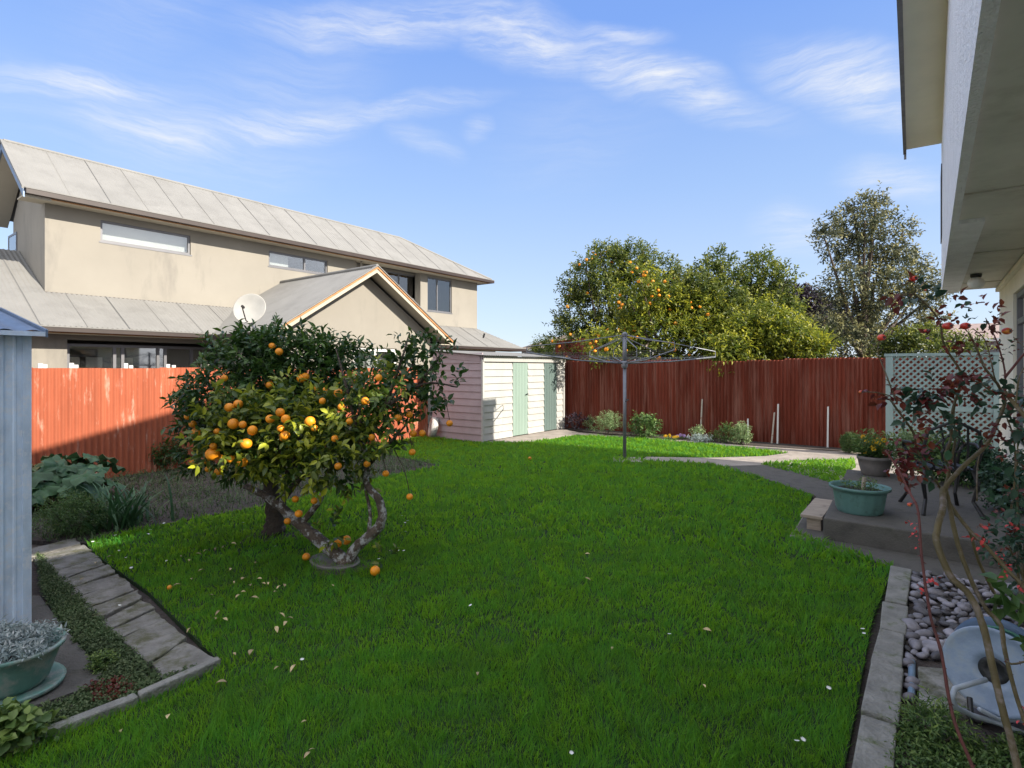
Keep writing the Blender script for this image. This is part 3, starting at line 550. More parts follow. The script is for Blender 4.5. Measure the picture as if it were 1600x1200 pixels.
# upper roof: the face towards the garden, its hip and the far face
RL = math.dist((UE,ZU),(XR,ZR)); slope = (ZR-ZU)/(UE-XR); yh = 14.8
def vhip(t): y = Ye-.0+t; return RL if y < yh else RL*max(0,(Yee+.02-y)/(Yee+.02-yh))
def roof(p0, u, v, U, f0, f1, amp=.007, pitch=.09, seg=4): return corr('roof','roof_iron',H,p0,u,v,U,f0,f1,amp=amp,pitch=pitch,seg=seg)
ro = roof((UE+.03,Ye,ZU+.02),(0,1,0),(XR-UE,0,ZR-ZU),Yee-Ye,lambda t:0,vhip)
XF = 2*XR-UE
roof((XF,Yee,ZU+.02),(0,-1,0),(XR-XF,0,ZR-ZU),Yee-Ye,lambda t:0,lambda t:vhip(Yee-Ye-t))
HL = math.dist((Yee,ZU),(yh,ZR)); roof((XF,Yee,ZU+.02),(1,0,0),(0,yh-Yee,ZR-ZU),UE-XF,lambda t:0,lambda t:HL*(1-abs(t-(UE-XF)/2)/((UE-XF)/2)))
MB().tube([(XR,Ye,ZR+.03),(XR,yh,ZR+.03),(UE,Yee,ZU+.05)],.05,8).build('ridge_cap','roof_iron',ro)
# sheet laps on the roof
mb = MB(); y = Ye+.75
while y < Yee-.3:
    t = vhip(y-Ye)/RL
    if t > .05: mb.extrude([(UE+.03,y-.005,ZU+.028),(UE+.03,y+.005,ZU+.032),(UE+.03+(XR-UE)*t,y+.007,ZU+.032+(ZR-ZU)*t),(UE+.03+(XR-UE)*t,y-.007,ZU+.032+(ZR-ZU)*t)],(.003,0,.004))
    y += .76
mb.build('sheet_lap','mortar_wall',ro)
# gable verge: soffit underside, barge and cap
def verge(x0,z0,x1,z1,y,m1,m2,parent,dz=.0):
    MB().extrude([(x0,y,z0-.17),(x0,y,z0),(x1,y,z1),(x1,y,z1-.17)],(0,.03,0)).build('barge_board',m1,parent)
    MB().extrude([(x0+.0,y-.02,z0),(x0,y-.02,z0+.06),(x1,y-.02,z1+.06),(x1,y-.02,z1)],(0,.07,0)).build('verge_cap',m2,parent)
verge(UE,ZU-.0,XR,ZR,Ye-.035,'galv_roof','roof_iron',H); verge(XF,ZU,XR,ZR,Ye-.035,'galv_roof','roof_iron',H)
MB().extrude([(UE-.02,Ye,ZU-.16),(UE-.02,Ye,ZU-.1),(XR,Ye,ZR-.1),(XF,Ye,ZU-.1),(XF,Ye,ZU-.16),(XR,Ye,ZR-.16)],(0,Yw0-Ye,0)).build('verge_soffit','soffit',H)
MB().box((UW-.2,Ye+.01,5.2),(UE-.06,Yee-.06,5.225)).build('soffit','soffit',H); MB().box((-17.9,Yw1-.05,5.2),(UW-.2,Yee-.06,5.225)).build('soffit','soffit',H)
MB().box((UE-.06,Ye+.01,5.18),(UE-.03,Yee-.03,5.30)).build('fascia','timber_trim',H)
MB().box((UE-.028,Ye,5.2),(UE+.09,Yee+.09,5.30)).box((XF,Yee-.028,5.2),(UE-.03,Yee+.09,5.30)).build('gutter','brown_gutter',H)
MB().box((UE-.03,Ye-.02,5.302),(UE+.10,Yee+.1,5.325)).build('gutter_lip','roof_iron',H)
# lower storey
lw = (YX(107,LW), YX(345,LW), .7, 2.06)
wall_x(H,'render_wall',LW,-.2,-3,Yw1,0,2.32,[(YX(105,LW)-.0,YX(350,LW),.6,2.2)])
window_x(H,LW-.16,lw[0],lw[1],.7,2.12,mull=(.28,.33,.56,.61,.8),fw=.06,sill=False)
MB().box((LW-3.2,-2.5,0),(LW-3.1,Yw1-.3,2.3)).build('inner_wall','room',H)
for a, b, m_ in ((.10,.16,'blind'),(.2,.3,'blind'),(.36,.5,'our_wall'),(.66,.70,'blind')):
    MB().box((LW-1.2,lw[0]+(lw[1]-lw[0])*a,.6),(LW-1.15,lw[0]+(lw[1]-lw[0])*b,1.85)).build('curtain',m_,H)
MB().box((-18.1,Yw1-.2,0),(LW-.2,Yw1,2.3)).build('wall','render_wall',H); MB().box((-18.1,-3,0),(-17.9,Yw1-.2,2.9)).build('wall','render_wall',H); MB().box((-17.9,-3,0),(LW-.2,-2.8,2.3)).build('wall','render_wall',H)
LS = (3.24-ZE)/(LE-UW); LN = math.hypot(1,LS)
XL = -17.5; y1l = 19.2
def lf(t):
    y = -3.4+t
    if y < Yw0-.0: return (LE-XL)*LN
    full = (LE-UW)*LN
    return full if y < Yw1-.0 else full*max(0,(y1l-y)/(y1l-Yw1))
lr = roof((LE+.03,-3.4,ZE+.02),(0,1,0),(-1,0,LS),y1l+3.4,lambda t:0,lf,amp=.009,pitch=.09)
roof((-18.6,y1l,ZE+.02),(1,0,0),(0,-(y1l-Yw1),3.24-ZE),LE+18.6,lambda t:0,lambda t:math.dist((0,0),(y1l-Yw1,3.24-ZE))*min(1,(LE+18.6-t)/1.5))
roof((XL-3.6,Yw0,ZE+.02),(0,-1,0),(1,0,LS),Yw0+3.4,lambda t:0,lambda t:(LE-XL)*LN)
mb = MB(); y = -3
while y < Yw1:
    t = lf(y+3.4)
    mb.extrude([(LE+.03,y-.005,ZE+.032),(LE+.03,y+.005,ZE+.034),(LE+.03-t/LN,y+.005,ZE+.032+LS*t/LN),(LE+.03-t/LN,y-.005,ZE+.032+LS*t/LN)],(.004,0,.006)); y += .76
mb.build('sheet_lap','mortar_wall',lr)
MB().box((UW+.002,Yw0-.02,3.20),(UW+.03,Yw1,3.265)).build('flashing','dark_trim',H)
MB().box((LW-.2,-3,2.3),(LE-.04,y1l-.05,2.325)).build('soffit','soffit',H)
MB().box((LE-.04,-3.4,2.30),(LE-.01,y1l,2.40)).build('fascia','timber_trim',H)
MB().box((LE-.008,-3.4,2.325),(LE+.10,y1l+.08,2.41)).build('gutter','brown_gutter',H); MB().box((LE-.01,-3.4,2.412),(LE+.11,y1l+.09,2.435)).build('gutter_lip','roof_iron',H)
# gabled wing
WX, RX, YA, ZA, HWD, ZF = -11.5, -11.0, 8.99, 4.13, 2.74, 2.38
gs = (ZA-ZF)/HWD; gn = math.hypot(1,gs); wy0, wy1 = YA-2.3, YA+2.3
gw = (YX(552,WX), YX(620,WX), 1.0, 2.10)
wall_x(H,'render_wall',WX,-.2,wy0,wy1,0,2.35,[(gw[0],gw[1],.98,2.12)])
MB().extrude([(WX,wy0,2.35),(WX,wy1,2.35),(WX,wy1,ZF+(HWD-2.3)*gs-.13),(WX,YA,ZA-.14),(WX,wy0,ZF+(HWD-2.3)*gs-.13)],(-.2,0,0)).build('gable','render_wall',H)
MB().box((LW,wy0,0),(WX-.2,wy0+.2,2.5)).build('wall','render_wall',H); MB().box((LW,wy1-.2,0),(WX-.2,wy1,2.5)).build('wall','render_wall',H)
window_x(H,WX-.02,*gw,mull=(.5,),fm='white_frame',fw=.07); MB().box((WX-.4,gw[0],.9),(WX-.38,gw[1],2.2)).build('blind','blind',H)
L_ = RX-UW
corr('roof','roof_iron',H,(UW-.0,YA-HWD,ZF+.0),(1,0,0),(0,1,gs),L_,lambda t:0,lambda t:HWD*gn,amp=.007,pitch=.09,seg=4)
corr('roof','roof_iron',H,(RX,YA+HWD,ZF+.0),(-1,0,0),(0,-1,gs),L_,lambda t:0,lambda t:HWD*gn,amp=.007,pitch=.09,seg=4)
MB().tube([(RX,YA,ZA+.02),(UW,YA,ZA+.02)],.045,8).build('ridge_cap','roof_iron',H)
for sg in (-1,1):
    y0 = YA+sg*HWD
    MB().extrude([(RX-.5,y0,ZF-.03),(RX-.5,y0,ZF-.06),(RX-.5,YA,ZA-.06),(RX-.5,YA,ZA-.03)],(.46,0,0)).build('verge_soffit','soffit',H)
    MB().extrude([(RX-.04,y0,ZF-.15),(RX-.04,y0,ZF-.01),(RX-.04,YA,ZA-.01),(RX-.04,YA,ZA-.15)],(.025,0,0)).build('barge_board','soffit',H)
    MB().extrude([(RX-.02,y0,ZF-.05),(RX-.02,y0,ZF-.008),(RX-.02,YA,ZA-.008),(RX-.02,YA,ZA-.05)],(.03,0,0)).build('barge_trim','timber_trim',H)
    MB().extrude([(RX-.06,y0,ZF+.008),(RX-.06,y0,ZF+.035),(RX-.06,YA,ZA+.035),(RX-.06,YA,ZA+.008)],(.09,0,0)).build('verge_cap','roof_iron',H)
    MB().box((LE,min(y0,y0+sg*.1),ZF-.1),(RX-.03,max(y0,y0+sg*.1),ZF-.0)).build('gutter','brown_gutter',H)
    MB().box((LE,min(y0,YA+sg*2.3),ZF-.12),(RX-.05,max(y0,YA+sg*2.3),ZF-.10)).build('soffit','soffit',H)
MB().tube([(UW+.06,ys_+.15,5.2),(UW+.06,ys_+.15,3.4)],.035).build('downpipe','render_wall',H)
MB().tube([D(755,528,18.9),D(757,521,18.9)],.03).build('roof_vent','dark_trim',H)
# satellite dish on the wing's eave
dc = D(390,482,11.2)
t = thing('satellite_dish', D(430,540,11.2), 'round pale satellite dish on a bent arm at the gabled wing, above the orange tree', 'dish')
ax = Vector((.72,.35,.42)).normalized(); ax = (Vector((.6,-.72,.30))).normalized(); mt = ax.to_track_quat('Z','Y').to_matrix()
MB().lathe([(.02,-.062),(.12,-.055),(.22,-.03),(.31,.0),(.325,.004),(.325,.010),(.31,.008),(.22,-.02),(.12,-.045),(.01,-.052)],dc,32,mt).build('reflector','dish',t,smooth=True)
MB().tube([dc-ax*.06+Vector((0,0,-.05)), dc-ax*.12+Vector((.0,0,-.3)), D(430,540,11.2), D(432,560,11.2)],.022).build('mast','steel',t)
fp = dc+ax*.38+Vector((0,0,-.10)); MB().tube([dc-ax*.03+Vector((0,0,-.30)), dc+ax*.18+Vector((0,0,-.31)), fp],.012).build('arm','dark_trim',t)
MB().tube([fp-ax*.02, fp-ax*.09],.028).build('receiver','dark_trim',t)
# far houses
t = thing('bungalow', (XY(1500,30),30,0), 'white bungalow with pinkish tiled roof, seen above the trellis', 'house')
xa, xb = XY(1449,30), XY(1640,30); zt = ZY(1500,531,30); zr = ZY(1500,513,30)
MB().box((xa,30,0),(xb,34,zt)).build('wall','far_wall',t)
MB().extrude([(xa-.4,29.5,zt),(xa-.4,34.5,zt),(xa-.4,32,zr+.3)],(xb-xa+.8,0,0)).build('roof','tile',t); MB().box((xa-.4,29.42,zt-.1),(xb+.4,29.5,zt+.02)).build('gutter','white_frame',t)
MB().box((xa+1.2,29.97,.9),(xa+2.6,29.999,zt-.35)).build('window','alu',t)
t = thing('bungalow', (XY(845,27),27,0), 'brown tiled bungalow roof between the far house and the citrus trees', 'house')
xa, xb = XY(815,27), XY(960,27); zt = ZY(850,546,27); zr = ZY(860,524,27)
MB().box((xa,27,0),(xb,33,zt)).build('wall','far_wall',t); MB().add([(xa-.3,26.6,zt),(xb,26.6,zt),(xb,33.4,zt),(xa-.3,33.4,zt),(xa+2.2,30,zr+.45),(xb,30,zr+.45)],[(0,1,5,4),(2,3,4,5),(3,0,4),(0,3,2,1),(1,2,5)]).build('roof','brown_tile',t)
MB().box((xa-.35,26.5,zt-.06),(xb,26.6,zt+.04)).build('gutter','white_frame',t)
# our own house at the right: it throws the shade over the lawn
OH = thing('rendered_house', (.76, 8, 0), 'pale two-storey house at the right edge with a stippled overhanging upper wall', 'house')
OW, OX, HZ, HY1 = .76, .12, 2.72, 10.3
ow1 = (6.3, YX(1583,OW), .85, 2.46)
wall_x(OH,'our_wall',OW,.2,-4,HY1,0,HZ+.0,[ow1])
MB().box((OW+.2,HY1-.2,0),(6.5,HY1,HZ)).build('wall','our_wall',OH)
wn = window_x(OH,OW+.03,*ow1,mull=(.5,),s=-1,fw=.06); MB().box((OW+.032,6.36,2.1),(OW+.085,ow1[1]-.06,2.16)).build('transom','alu',wn); MB().box((OW+1.8,5,.3),(OW+1.9,10,2.6)).build('inner_wall','room',OH)
MB().box((OX+.03,-4,HZ),(6.5,HY1-.03,HZ+.08)).build('soffit','our_soffit',OH)
for y in (2.2,4.6,7.0,9.4): MB().box((OX+.04,y,HZ-.012),(OW-.001,y+.035,HZ-.001)).build('batten','our_soffit',OH)
MB().box((OW-.045,-4,HZ-.06),(OW-.002,HY1-.05,HZ-.014)).build('cornice','our_wall',OH)
EZ = 4.9; my = 5.4
wall_x(OH,'stucco',OX,.2,my,HY1,HZ-.03,EZ,[])
MB().box((OX+.2,HY1-.2,HZ+.08),(6.5,HY1,EZ)).build('wall','stucco',OH)
wall_x(OH,'stucco',OX,.045,-4,my,HZ-.03,3.35,[])
# unseen panel added as caster: peak shades the fence, slit lets sun through
MB().extrude([(OX,-4,3.50),(OX,3.3,3.50),(OX,3.3,3.35),(OX,my,3.35),(OX,my,EZ),(OX,9.3,EZ),(OX,9.2,5.1),(OX,6.6,6.73),(OX,6.2,6.66),(OX,-4,4.12)],(.045,0,0)).build('gable','stucco',OH)  # added unseen shadow caster, not a real gable of the house
MB().box((OX,-4,3.35),(OX+.045,1.5,3.50)).build('gable','stucco',OH)  # closes the added panel's slit at the near end
corr('roof','roof_iron',OH,(-.24,my-.1,EZ+.14),(0,1,0),(1,0,.2),HY1+.1-my,lambda t:0,lambda t:5.)
eo = MB().add([(-.19,my,EZ-.0),(OX,my,EZ),(OX,HY1,EZ),(-.30,HY1-.02,EZ-.0),(-.19,my,EZ+.03),(OX,my,EZ+.03),(OX,HY1,EZ+.03),(-.30,HY1-.02,EZ+.03)],[(3,2,1,0),(4,5,6,7),(0,1,5,4),(1,2,6,5),(2,3,7,6),(3,0,4,7)]).build('eave_soffit','our_eave',OH)
MB().extrude([(-.34,HY1+.04,EZ-.05),(-.30,HY1+.04,EZ-.05),(-.30+.11,my-.1,EZ-.05),(-.34+.11,my-.1,EZ-.05)],(0,0,.18)).build('gutter','steel',OH); MB().box((-.33,HY1+.0,EZ-.13),(-.30,HY1+.03,EZ-.05)).build('gutter_outlet','steel',OH)
MB().box((OX-.012,HY1-.7,HZ+.7),(OX-.001,HY1-.02,EZ-.5)).build('window','dark_trim',OH)
lp = D(1525,424,6.6); lp.z = HZ
mb = MB(); mb.lathe([(.055,-.001),(.055,-.03),(.045,-.045)],lp,16); lb_ = mb.build('light_fitting','dark_trim',OH,smooth=2)
MB().lathe([(.045,-.045),(.075,-.075),(.085,-.11),(.07,-.15),(.03,-.17)],lp,20).build('globe','blind',lb_,smooth=True)
# ------------------------------------------------------------------ garden objects
TS = thing('tin_shed', (-4.45, .9, 0), 'blue-grey galvanised tin shed standing at the left edge of the picture', 'shed')
tx0, tx1, ty0, ty1 = -6.75, -4.45, -1.6, .93
def rib(name, p0, u, U, out, z1, cut=None):
    mb = MB(); u = Vector(u); out = Vector(out); p0 = Vector(p0); prof = []; x = 0
    while x < U-.001:
        for dx, o in ((0,0),(.012,.010),(.030,.010),(.042,0),(.075,0),(.080,.004),(.090,.004),(.095,0)):
            if x+dx <= U: prof.append((x+dx, o))
        x += .135
    prof.append((U, 0))
    vs = []; 
    for q, o in prof: vs += [p0+u*q+out*o, p0+u*q+out*o+Vector((0,0,z1))]
    mb.add(vs, [(2*i,2*i+2,2*i+3,2*i+1) for i in range(len(prof)-1)]); return mb.build(name,'galv',TS)
rib('wall',(tx1,ty0,0.02),(0,1,0),1.96,(1,0,0),1.80); rib('wall',(tx1,ty0+1.975,0.02),(0,1,0),ty1-ty0-1.98,(1,0,0),1.80)
MB().box((tx1-.02,ty0+1.955,.02),(tx1+.002,ty0+1.98,1.82)).build('seam','dark_trim',TS)
rib('wall',(tx0,ty1,0.02),(1,0,0),tx1-tx0,(0,1,0),1.80); rib('wall',(tx0,ty0,0.02),(0,1,0),ty1-ty0,(-1,0,0),1.80); rib('wall',(tx0,ty0,0.02),(1,0,0),tx1-tx0,(0,-1,0),1.80)
MB().box((tx1-.03,ty1-.03,.02),(tx1+.012,ty1+.012,1.82)).build('corner_post','galv',TS)
xr, zr2, ze2 = -5.55, 2.04, 1.825
for s_, xe in ((1,tx1+.10),(-1,2*xr-tx1-.1)):
    o = corr('roof','galv_roof',TS,(xe,ty1+.06 if s_<0 else ty0-.1,ze2),(0,-1 if s_<0 else 1,0),(xr-xe,0,zr2-ze2),ty1-ty0+.16,lambda t:0,lambda t,xe=xe:math.dist((xe,ze2),(xr,zr2)),amp=.008,pitch=.13,seg=6)
MB().extrude([(tx1+.10,ty1+.06,ze2-.035),(tx1+.10,ty1+.06,ze2+.012),(xr,ty1+.06,zr2+.014),(2*xr-tx1-.1,ty1+.06,ze2+.012),(2*xr-tx1-.1,ty1+.06,ze2-.035),(xr,ty1+.06,zr2-.03)],(0,.012,0)).build('barge_flashing','galv_roof',TS)
MB().box((tx1+.085,ty0-.1,ze2-.03),(tx1+.10,ty1+.059,ze2-.002)).build('eave_flashing','galv',TS)
MB().extrude([(tx1,ty1-.002,1.8),(xr,ty1-.002,zr2-.03),(tx0,ty1-.002,1.8)],(0,-.01,0)).build('gable','galv',TS)
# green trough with silver succulents, at the tin shed
c = G(-12,1078,.02); c.z = .02
t = thing('plant_trough', c, 'worn green oval trough with silver succulents in front of the tin shed', 'planter')
mt = Matrix.Rotation(R(35),3,'Z')
MB().lathe([(.215,.0),(.24,.012),(.245,.03),(.23,.03),(.20,.02)],c,36,mt,1.3,.95).build('saucer','worn_green',t,smooth=True)
MB().lathe([(.17,.021),(.19,.05),(.215,.14),(.232,.20),(.245,.203),(.247,.217),(.233,.219),(.222,.20),(.21,.19)],c,36,mt,1.3,.95).build('tub','worn_green',t,smooth=True)
MB().lathe([(.212,.185),(.1,.20),(.01,.205)],c,24,mt,1.3,.95).build('soil','potting',t)
# green tub on the patio
PZ = .21
MB().prism([(-.80,5.85),(.755,5.80),(.755,8.85),(-.92,8.85)],-.02,PZ).build('patio','old_shade_concrete',bevel=.012); tag(bpy.data.objects['patio'],kind='structure')
c = G(1343,799,PZ)
t = thing('plant_tub', c, 'fluted green plastic tub on the corner of the concrete patio', 'planter')
wb = lambda a, z: 1+(.018*(abs(math.sin(a*8))-.5) if z < .2 else 0)
MB().lathe([(.185,.0),(.19,.01),(.20,.04),(.222,.19),(.226,.205),(.245,.222),(.258,.226),(.26,.25),(.248,.252),(.235,.235),(.225,.2)],c,96,None,1,1,wb).build('tub','green_plastic',t,smooth=True)
MB().lathe([(.22,.205),(.1,.215),(.01,.21)],c,20).build('soil','potting',t); MB().tube([c+Vector((.03,-.03,.2)),c+Vector((.04,-.02,.34))],.018,6).build('stick','wood',t)
# grey bowl with yellow flowers
c = G(1367,741,PZ); c.y = min(c.y, 8.6)
t = thing('flower_pot', c, 'round grey concrete pot with yellow flowers at the back of the patio', 'planter')
MB().lathe([(.13,.0),(.145,.01),(.175,.12),(.19,.20),(.2,.205),(.203,.245),(.19,.247),(.18,.22)],c,32).build('pot','grey_pot',t,smooth=True)
MB().lathe([(.18,.215),(.08,.23),(.01,.23)],c,20).build('soil','potting',t); POT2 = (t, c.copy())
# timber step at the patio
t = thing('timber_step', (-1.15,5.95,0), 'short weathered timber step beside the patio and the lawn', 'step')
a = G(1247,827); xa, ya = a.x+.02, a.y+.0
MB().box((xa,ya,.125),(-.84,ya+.86,.155)).build('tread','wood',t,bevel=.004); MB().box((xa+.05,ya+.04,.0),(-.86,ya+.10,.124)).build('riser','wood',t); MB().box((xa+.05,ya+.72,.0),(-.87,ya+.8,.124)).build('riser','wood',t)
# trellis
TY = 12.1; x0, x1 = XY(1384,TY), XY(1562,TY); zt = ZY(1384,557,TY)
t = thing('trellis_screen', (x0,TY,0), 'pale teal lattice trellis screen in front of the far red fence', 'trellis')
MB().box((x0,TY-.05,0),(x0+.11,TY+.05,zt)).build('post','teal',t); MB().box((x1-.08,TY-.05,0),(x1,TY+.05,zt)).build('post','teal',t)
MB().box((x0-.02,TY-.06,zt+.002),(x1+.02,TY+.06,zt+.05)).build('top_rail','teal',t); MB().box((x0+.112,TY-.035,.86),(x1-.082,TY+.035,.94)).build('rail','teal',t); MB().box((x0+.112,TY-.035,.12),(x1-.082,TY+.035,.2)).build('rail','teal',t)
def lattice(x0,x1,z0,z1):
    p = .105; w_ = .032
    for sg, yy in ((1,-.008),(-1,.006)):
        mb = MB(); k = x0-(z1-z0)
        while k < x1:
            pts = []
            # line x = k + s (sg=1) or mirrored, z = z0 + s
            s0 = max(0,x0-k); s1 = min(z1-z0,x1-k)
            if s1-s0 > .03:
                if sg > 0: A, B = (k+s0, z0+s0), (k+s1, z0+s1)
                else: A, B = (x0+x1-k-s0, z0+s0), (x0+x1-k-s1, z0+s1)
                d = Vector((B[0]-A[0],0,B[1]-A[1])).normalized(); q = Vector((-d.z,0,d.x))*w_/2; a, b = Vector((A[0],TY+yy,A[1])), Vector((B[0],TY+yy,B[1]))
                mb.extrude([a-q,b-q,b+q,a+q],(0,-.008,0))
            k += p
        mb.build('lattice','teal',t)
lattice(x0+.11,x1-.08,.94,zt); lattice(x0+.11,x1-.08,.2,.86)
# rotary clothes line
B = G(976,718); HUB, TOP = 1.68, 2.2
t = thing('clothesline', B, 'grey rotary clothesline standing on its post in the middle of the lawn', 'clothesline')
MB().tube([B,B+Vector((0,0,1.62))],.030,14).build('post','steel',t,smooth=True); MB().tube([B+Vector((0,0,1.6)),B+Vector((0,0,TOP))],.036,14).build('upper_post','steel',t,smooth=True)
MB().lathe([(.045,1.6),(.055,1.63),(.055,1.70),(.04,1.72)],B,14).build('hub','steel',t); MB().lathe([(.045,TOP-.04),(.05,TOP),(.02,TOP+.03)],B,14).build('cap','steel',t)
Rv, Fv = Vector((cs,sn,0)), Vector((-sn,cs,0))
ends = []
for cc, ss, zz in ((-1.87,-.4,1.86),(.4,-1.87,1.86),(1.87,.4,1.80),(-.4,1.87,1.84)):
    cc *= .92; ss *= .92; e = B+Rv*cc+Fv*ss; e.z = zz; ends.append(e); m1 = B+(e-B)*.5; m1.z = HUB+(zz-HUB)*.3
    ar = MB().tube([B+Vector((0,0,HUB)), m1, e],.012,8).build('arm','steel',t,smooth=True)
    p = e.copy(); p.z += .10
    MB().tube([B+Vector((0,0,TOP-.02)),B+(e-B)*.5+Vector((0,0,TOP-.10-(B+(e-B)*.5).z)) if 0 else B.lerp(e,.5).xy.to_3d()+Vector((0,0,2.05)), p],.0075,6).build('stay','steel',ar)
    MB().tube([p, e],.008,6).build('end_bar','steel',ar)
    q = B.xy.to_3d()+(e-B).xy.to_3d()*.28; MB().tube([B+Vector((0,0,TOP-.06)), q+Vector((0,0,1.93)), q+Vector((0,0,1.80)), B+Vector((0,0,HUB))],.009,8).build('brace','steel',ar)
for k in (.45,.6,.75,.88,.99):
    pts = []
    for i in range(5):
        e = ends[i%4]; p = B.xy.to_3d()+(e-B).xy.to_3d()*k; p.z = HUB+(e.z-HUB)*k+.012; pts.append(p)
    pp = []
    for a, b in zip(pts, pts[1:]):
        for s_ in (0,.33,.66): p = a.lerp(b,s_); p.z -= .03*math.sin(math.pi*s_); pp.append(p)
    pp.append(pts[-1]); MB().tube(pp,.0016,4).build('wire','steel',t)
MB().tube([B+Vector((.03,0,1.05)),B+Vector((.07,0,1.05)),B+Vector((.07,-.1,1.02))],.01).build('crank','dark_trim',t)
# black cast iron chair on the patio
c = Vector((.07,6.85,PZ)); ang = R(200)
t = thing('garden_chair', c, 'black cast iron garden chair on the patio behind the rose bush', 'chair')
mt = Matrix.Translation(c) @ Matrix.Rotation(ang,4,'Z'); T_ = lambda *p: mt @ Vector(p)
mb = MB()
for k in range(7): mb.tube([T_(-.2+k*.066,-.2,.43+.012*(k%2)),T_(-.2+k*.066,.2,.43+.012*(k%2))],.013,6)
mb.tube([T_(.22*math.cos(a),.22*math.sin(a),.43) for a in np.linspace(0,2*math.pi,17)],.016,6); mb.build('seat','black_iron',t)
mb = MB(); mb.tube([T_(-.2,.2,.43),T_(-.23,.25,.62),T_(-.20,.28,.80),T_(0,.30,.90),T_(.20,.28,.80),T_(.23,.25,.62),T_(.2,.2,.43)],.016,8)
for x in (-.12,-.04,.04,.12): mb.tube([T_(x,.21,.43),T_(x*1.3+.03,.25,.6),T_(x*.8-.02,.27,.73),T_(x*.9,.29,.86)],.010,6)
mb.tube([T_(.08*math.cos(a),.265,.68+.08*math.sin(a)) for a in np.linspace(0,2*math.pi,13)],.009,6); mb.build('backrest','black_iron',t)
for sx in (-1,1):
    MB().tube([T_(sx*.22,.24,.64),T_(sx*.26,.08,.66),T_(sx*.27,-.12,.65),T_(sx*.25,-.19,.60),T_(sx*.22,-.16,.55),T_(sx*.21,-.18,.43)],.014,8).build('armrest','black_iron',t)
    MB().tube([T_(sx*.19,-.18,.43),T_(sx*.23,-.22,.30),T_(sx*.20,-.20,.14),T_(sx*.25,-.28,.0)],[.018,.02,.015,.018],8).build('leg','black_iron',t)
    MB().tube([T_(sx*.19,.18,.43),T_(sx*.22,.22,.30),T_(sx*.19,.19,.14),T_(sx*.24,.28,.0)],[.018,.02,.015,.018],8).build('leg','black_iron',t)
# hose reel lying in the pebble bed
c = D(1552,1048,2.42)
t = thing('hose_reel', (c.x,c.y,0), 'blue-grey hose reel with green hose lying on the pebbles beneath the rose bush', 'hose reel')
ax = (Vector((-.30,-.93,.10))).normalized(); mt = ax.to_track_quat('Z','Y').to_matrix()
MB().lathe([(.045,-.03),(.055,-.005),(.085,.002),(.10,-.002),(.165,.012),(.178,.018),(.182,.010),(.178,.0),(.165,-.006),(.10,-.018),(.06,-.04)],c,40,mt).build('front_disc','reel',t,smooth=True)
MB().lathe([(.03,-.13),(.10,-.125),(.165,-.135),(.182,-.14),(.182,-.15),(.165,-.148),(.10,-.14),(.03,-.145)],c+Vector((-.01,.04,0)),40,mt).build('back_disc','reel_blue',t,smooth=True)
MB().lathe([(.075,-.14),(.075,-.02)],c,24,mt).build('drum','reel_blue',t,smooth=2)
hp = []
for i in range(230): a = i*.31; k = i/230*6; rr = .09+.014*(int(k)); z = -.125+.1*abs((k%1)*2-1 if int(k)%2 else 1-(k%1)*2); hp.append(c+mt@Vector((rr*math.cos(a),rr*math.sin(a),z)))
MB().tube(hp,.0075,6).build('hose','hose',t,smooth=True)
MB().lathe([(.058,-.032),(.058,-.008),(.05,.0),(.03,-.012),(.01,-.015)],c,20,mt).build('hub_hole','black_iron',t,smooth=True)  # black insert standing in for the dark of the hub hole
def DP(px,py,d): return D(px,py,d)
MB().tube([DP(1540,1062,2.30),DP(1512,1070,2.26),DP(1492,1076,2.24),DP(1487,1090,2.24),DP(1493,1105,2.27),DP(1520,1118,2.33),DP(1560,1130,2.36),DP(1610,1150,2.34)],.0105,10).build('frame','white_tube',t,smooth=True)
MB().tube([DP(1530,1108,2.33),DP(1560,1124,2.36),DP(1620,1128,2.42)],.009,8).build('frame','white_tube',t,smooth=True)
MB().tube([DP(1515,1090,2.38),DP(1518,1125,2.33)],.011,8).build('frame_foot','black_iron',t)
MB().tube([DP(1544,985,2.75),DP(1550,962,2.72),DP(1580,955,2.66),DP(1625,990,2.55),DP(1640,1040,2.45)],.009,8).build('handle','black_iron',t,smooth=True)
mb = MB(); q = [G(1434,1042,.03),G(1500,1047,.03),G(1535,1118,.03),G(1437,1106,.03)]; mb.prism([(p.x,p.y) for p in q][::-1],-.02,.035)
tag(mb.build('paving_stone','slab',origin=q[0],bevel=.006),'single lichen-stained paving stone under the hose reel','paver')
mb = MB(); q = [G(1420,1045),G(1431,1045),G(1432,1100),G(1421,1098)]
tag(MB().tube([G(1425,1040)+Vector((0,0,.02)),G(1424,1098)+Vector((0,0,.02))],.016,10).build('drain_pipe','drain',origin=G(1425,1070)),'short blue-grey plastic pipe between the kerb and the paving stone','pipe')
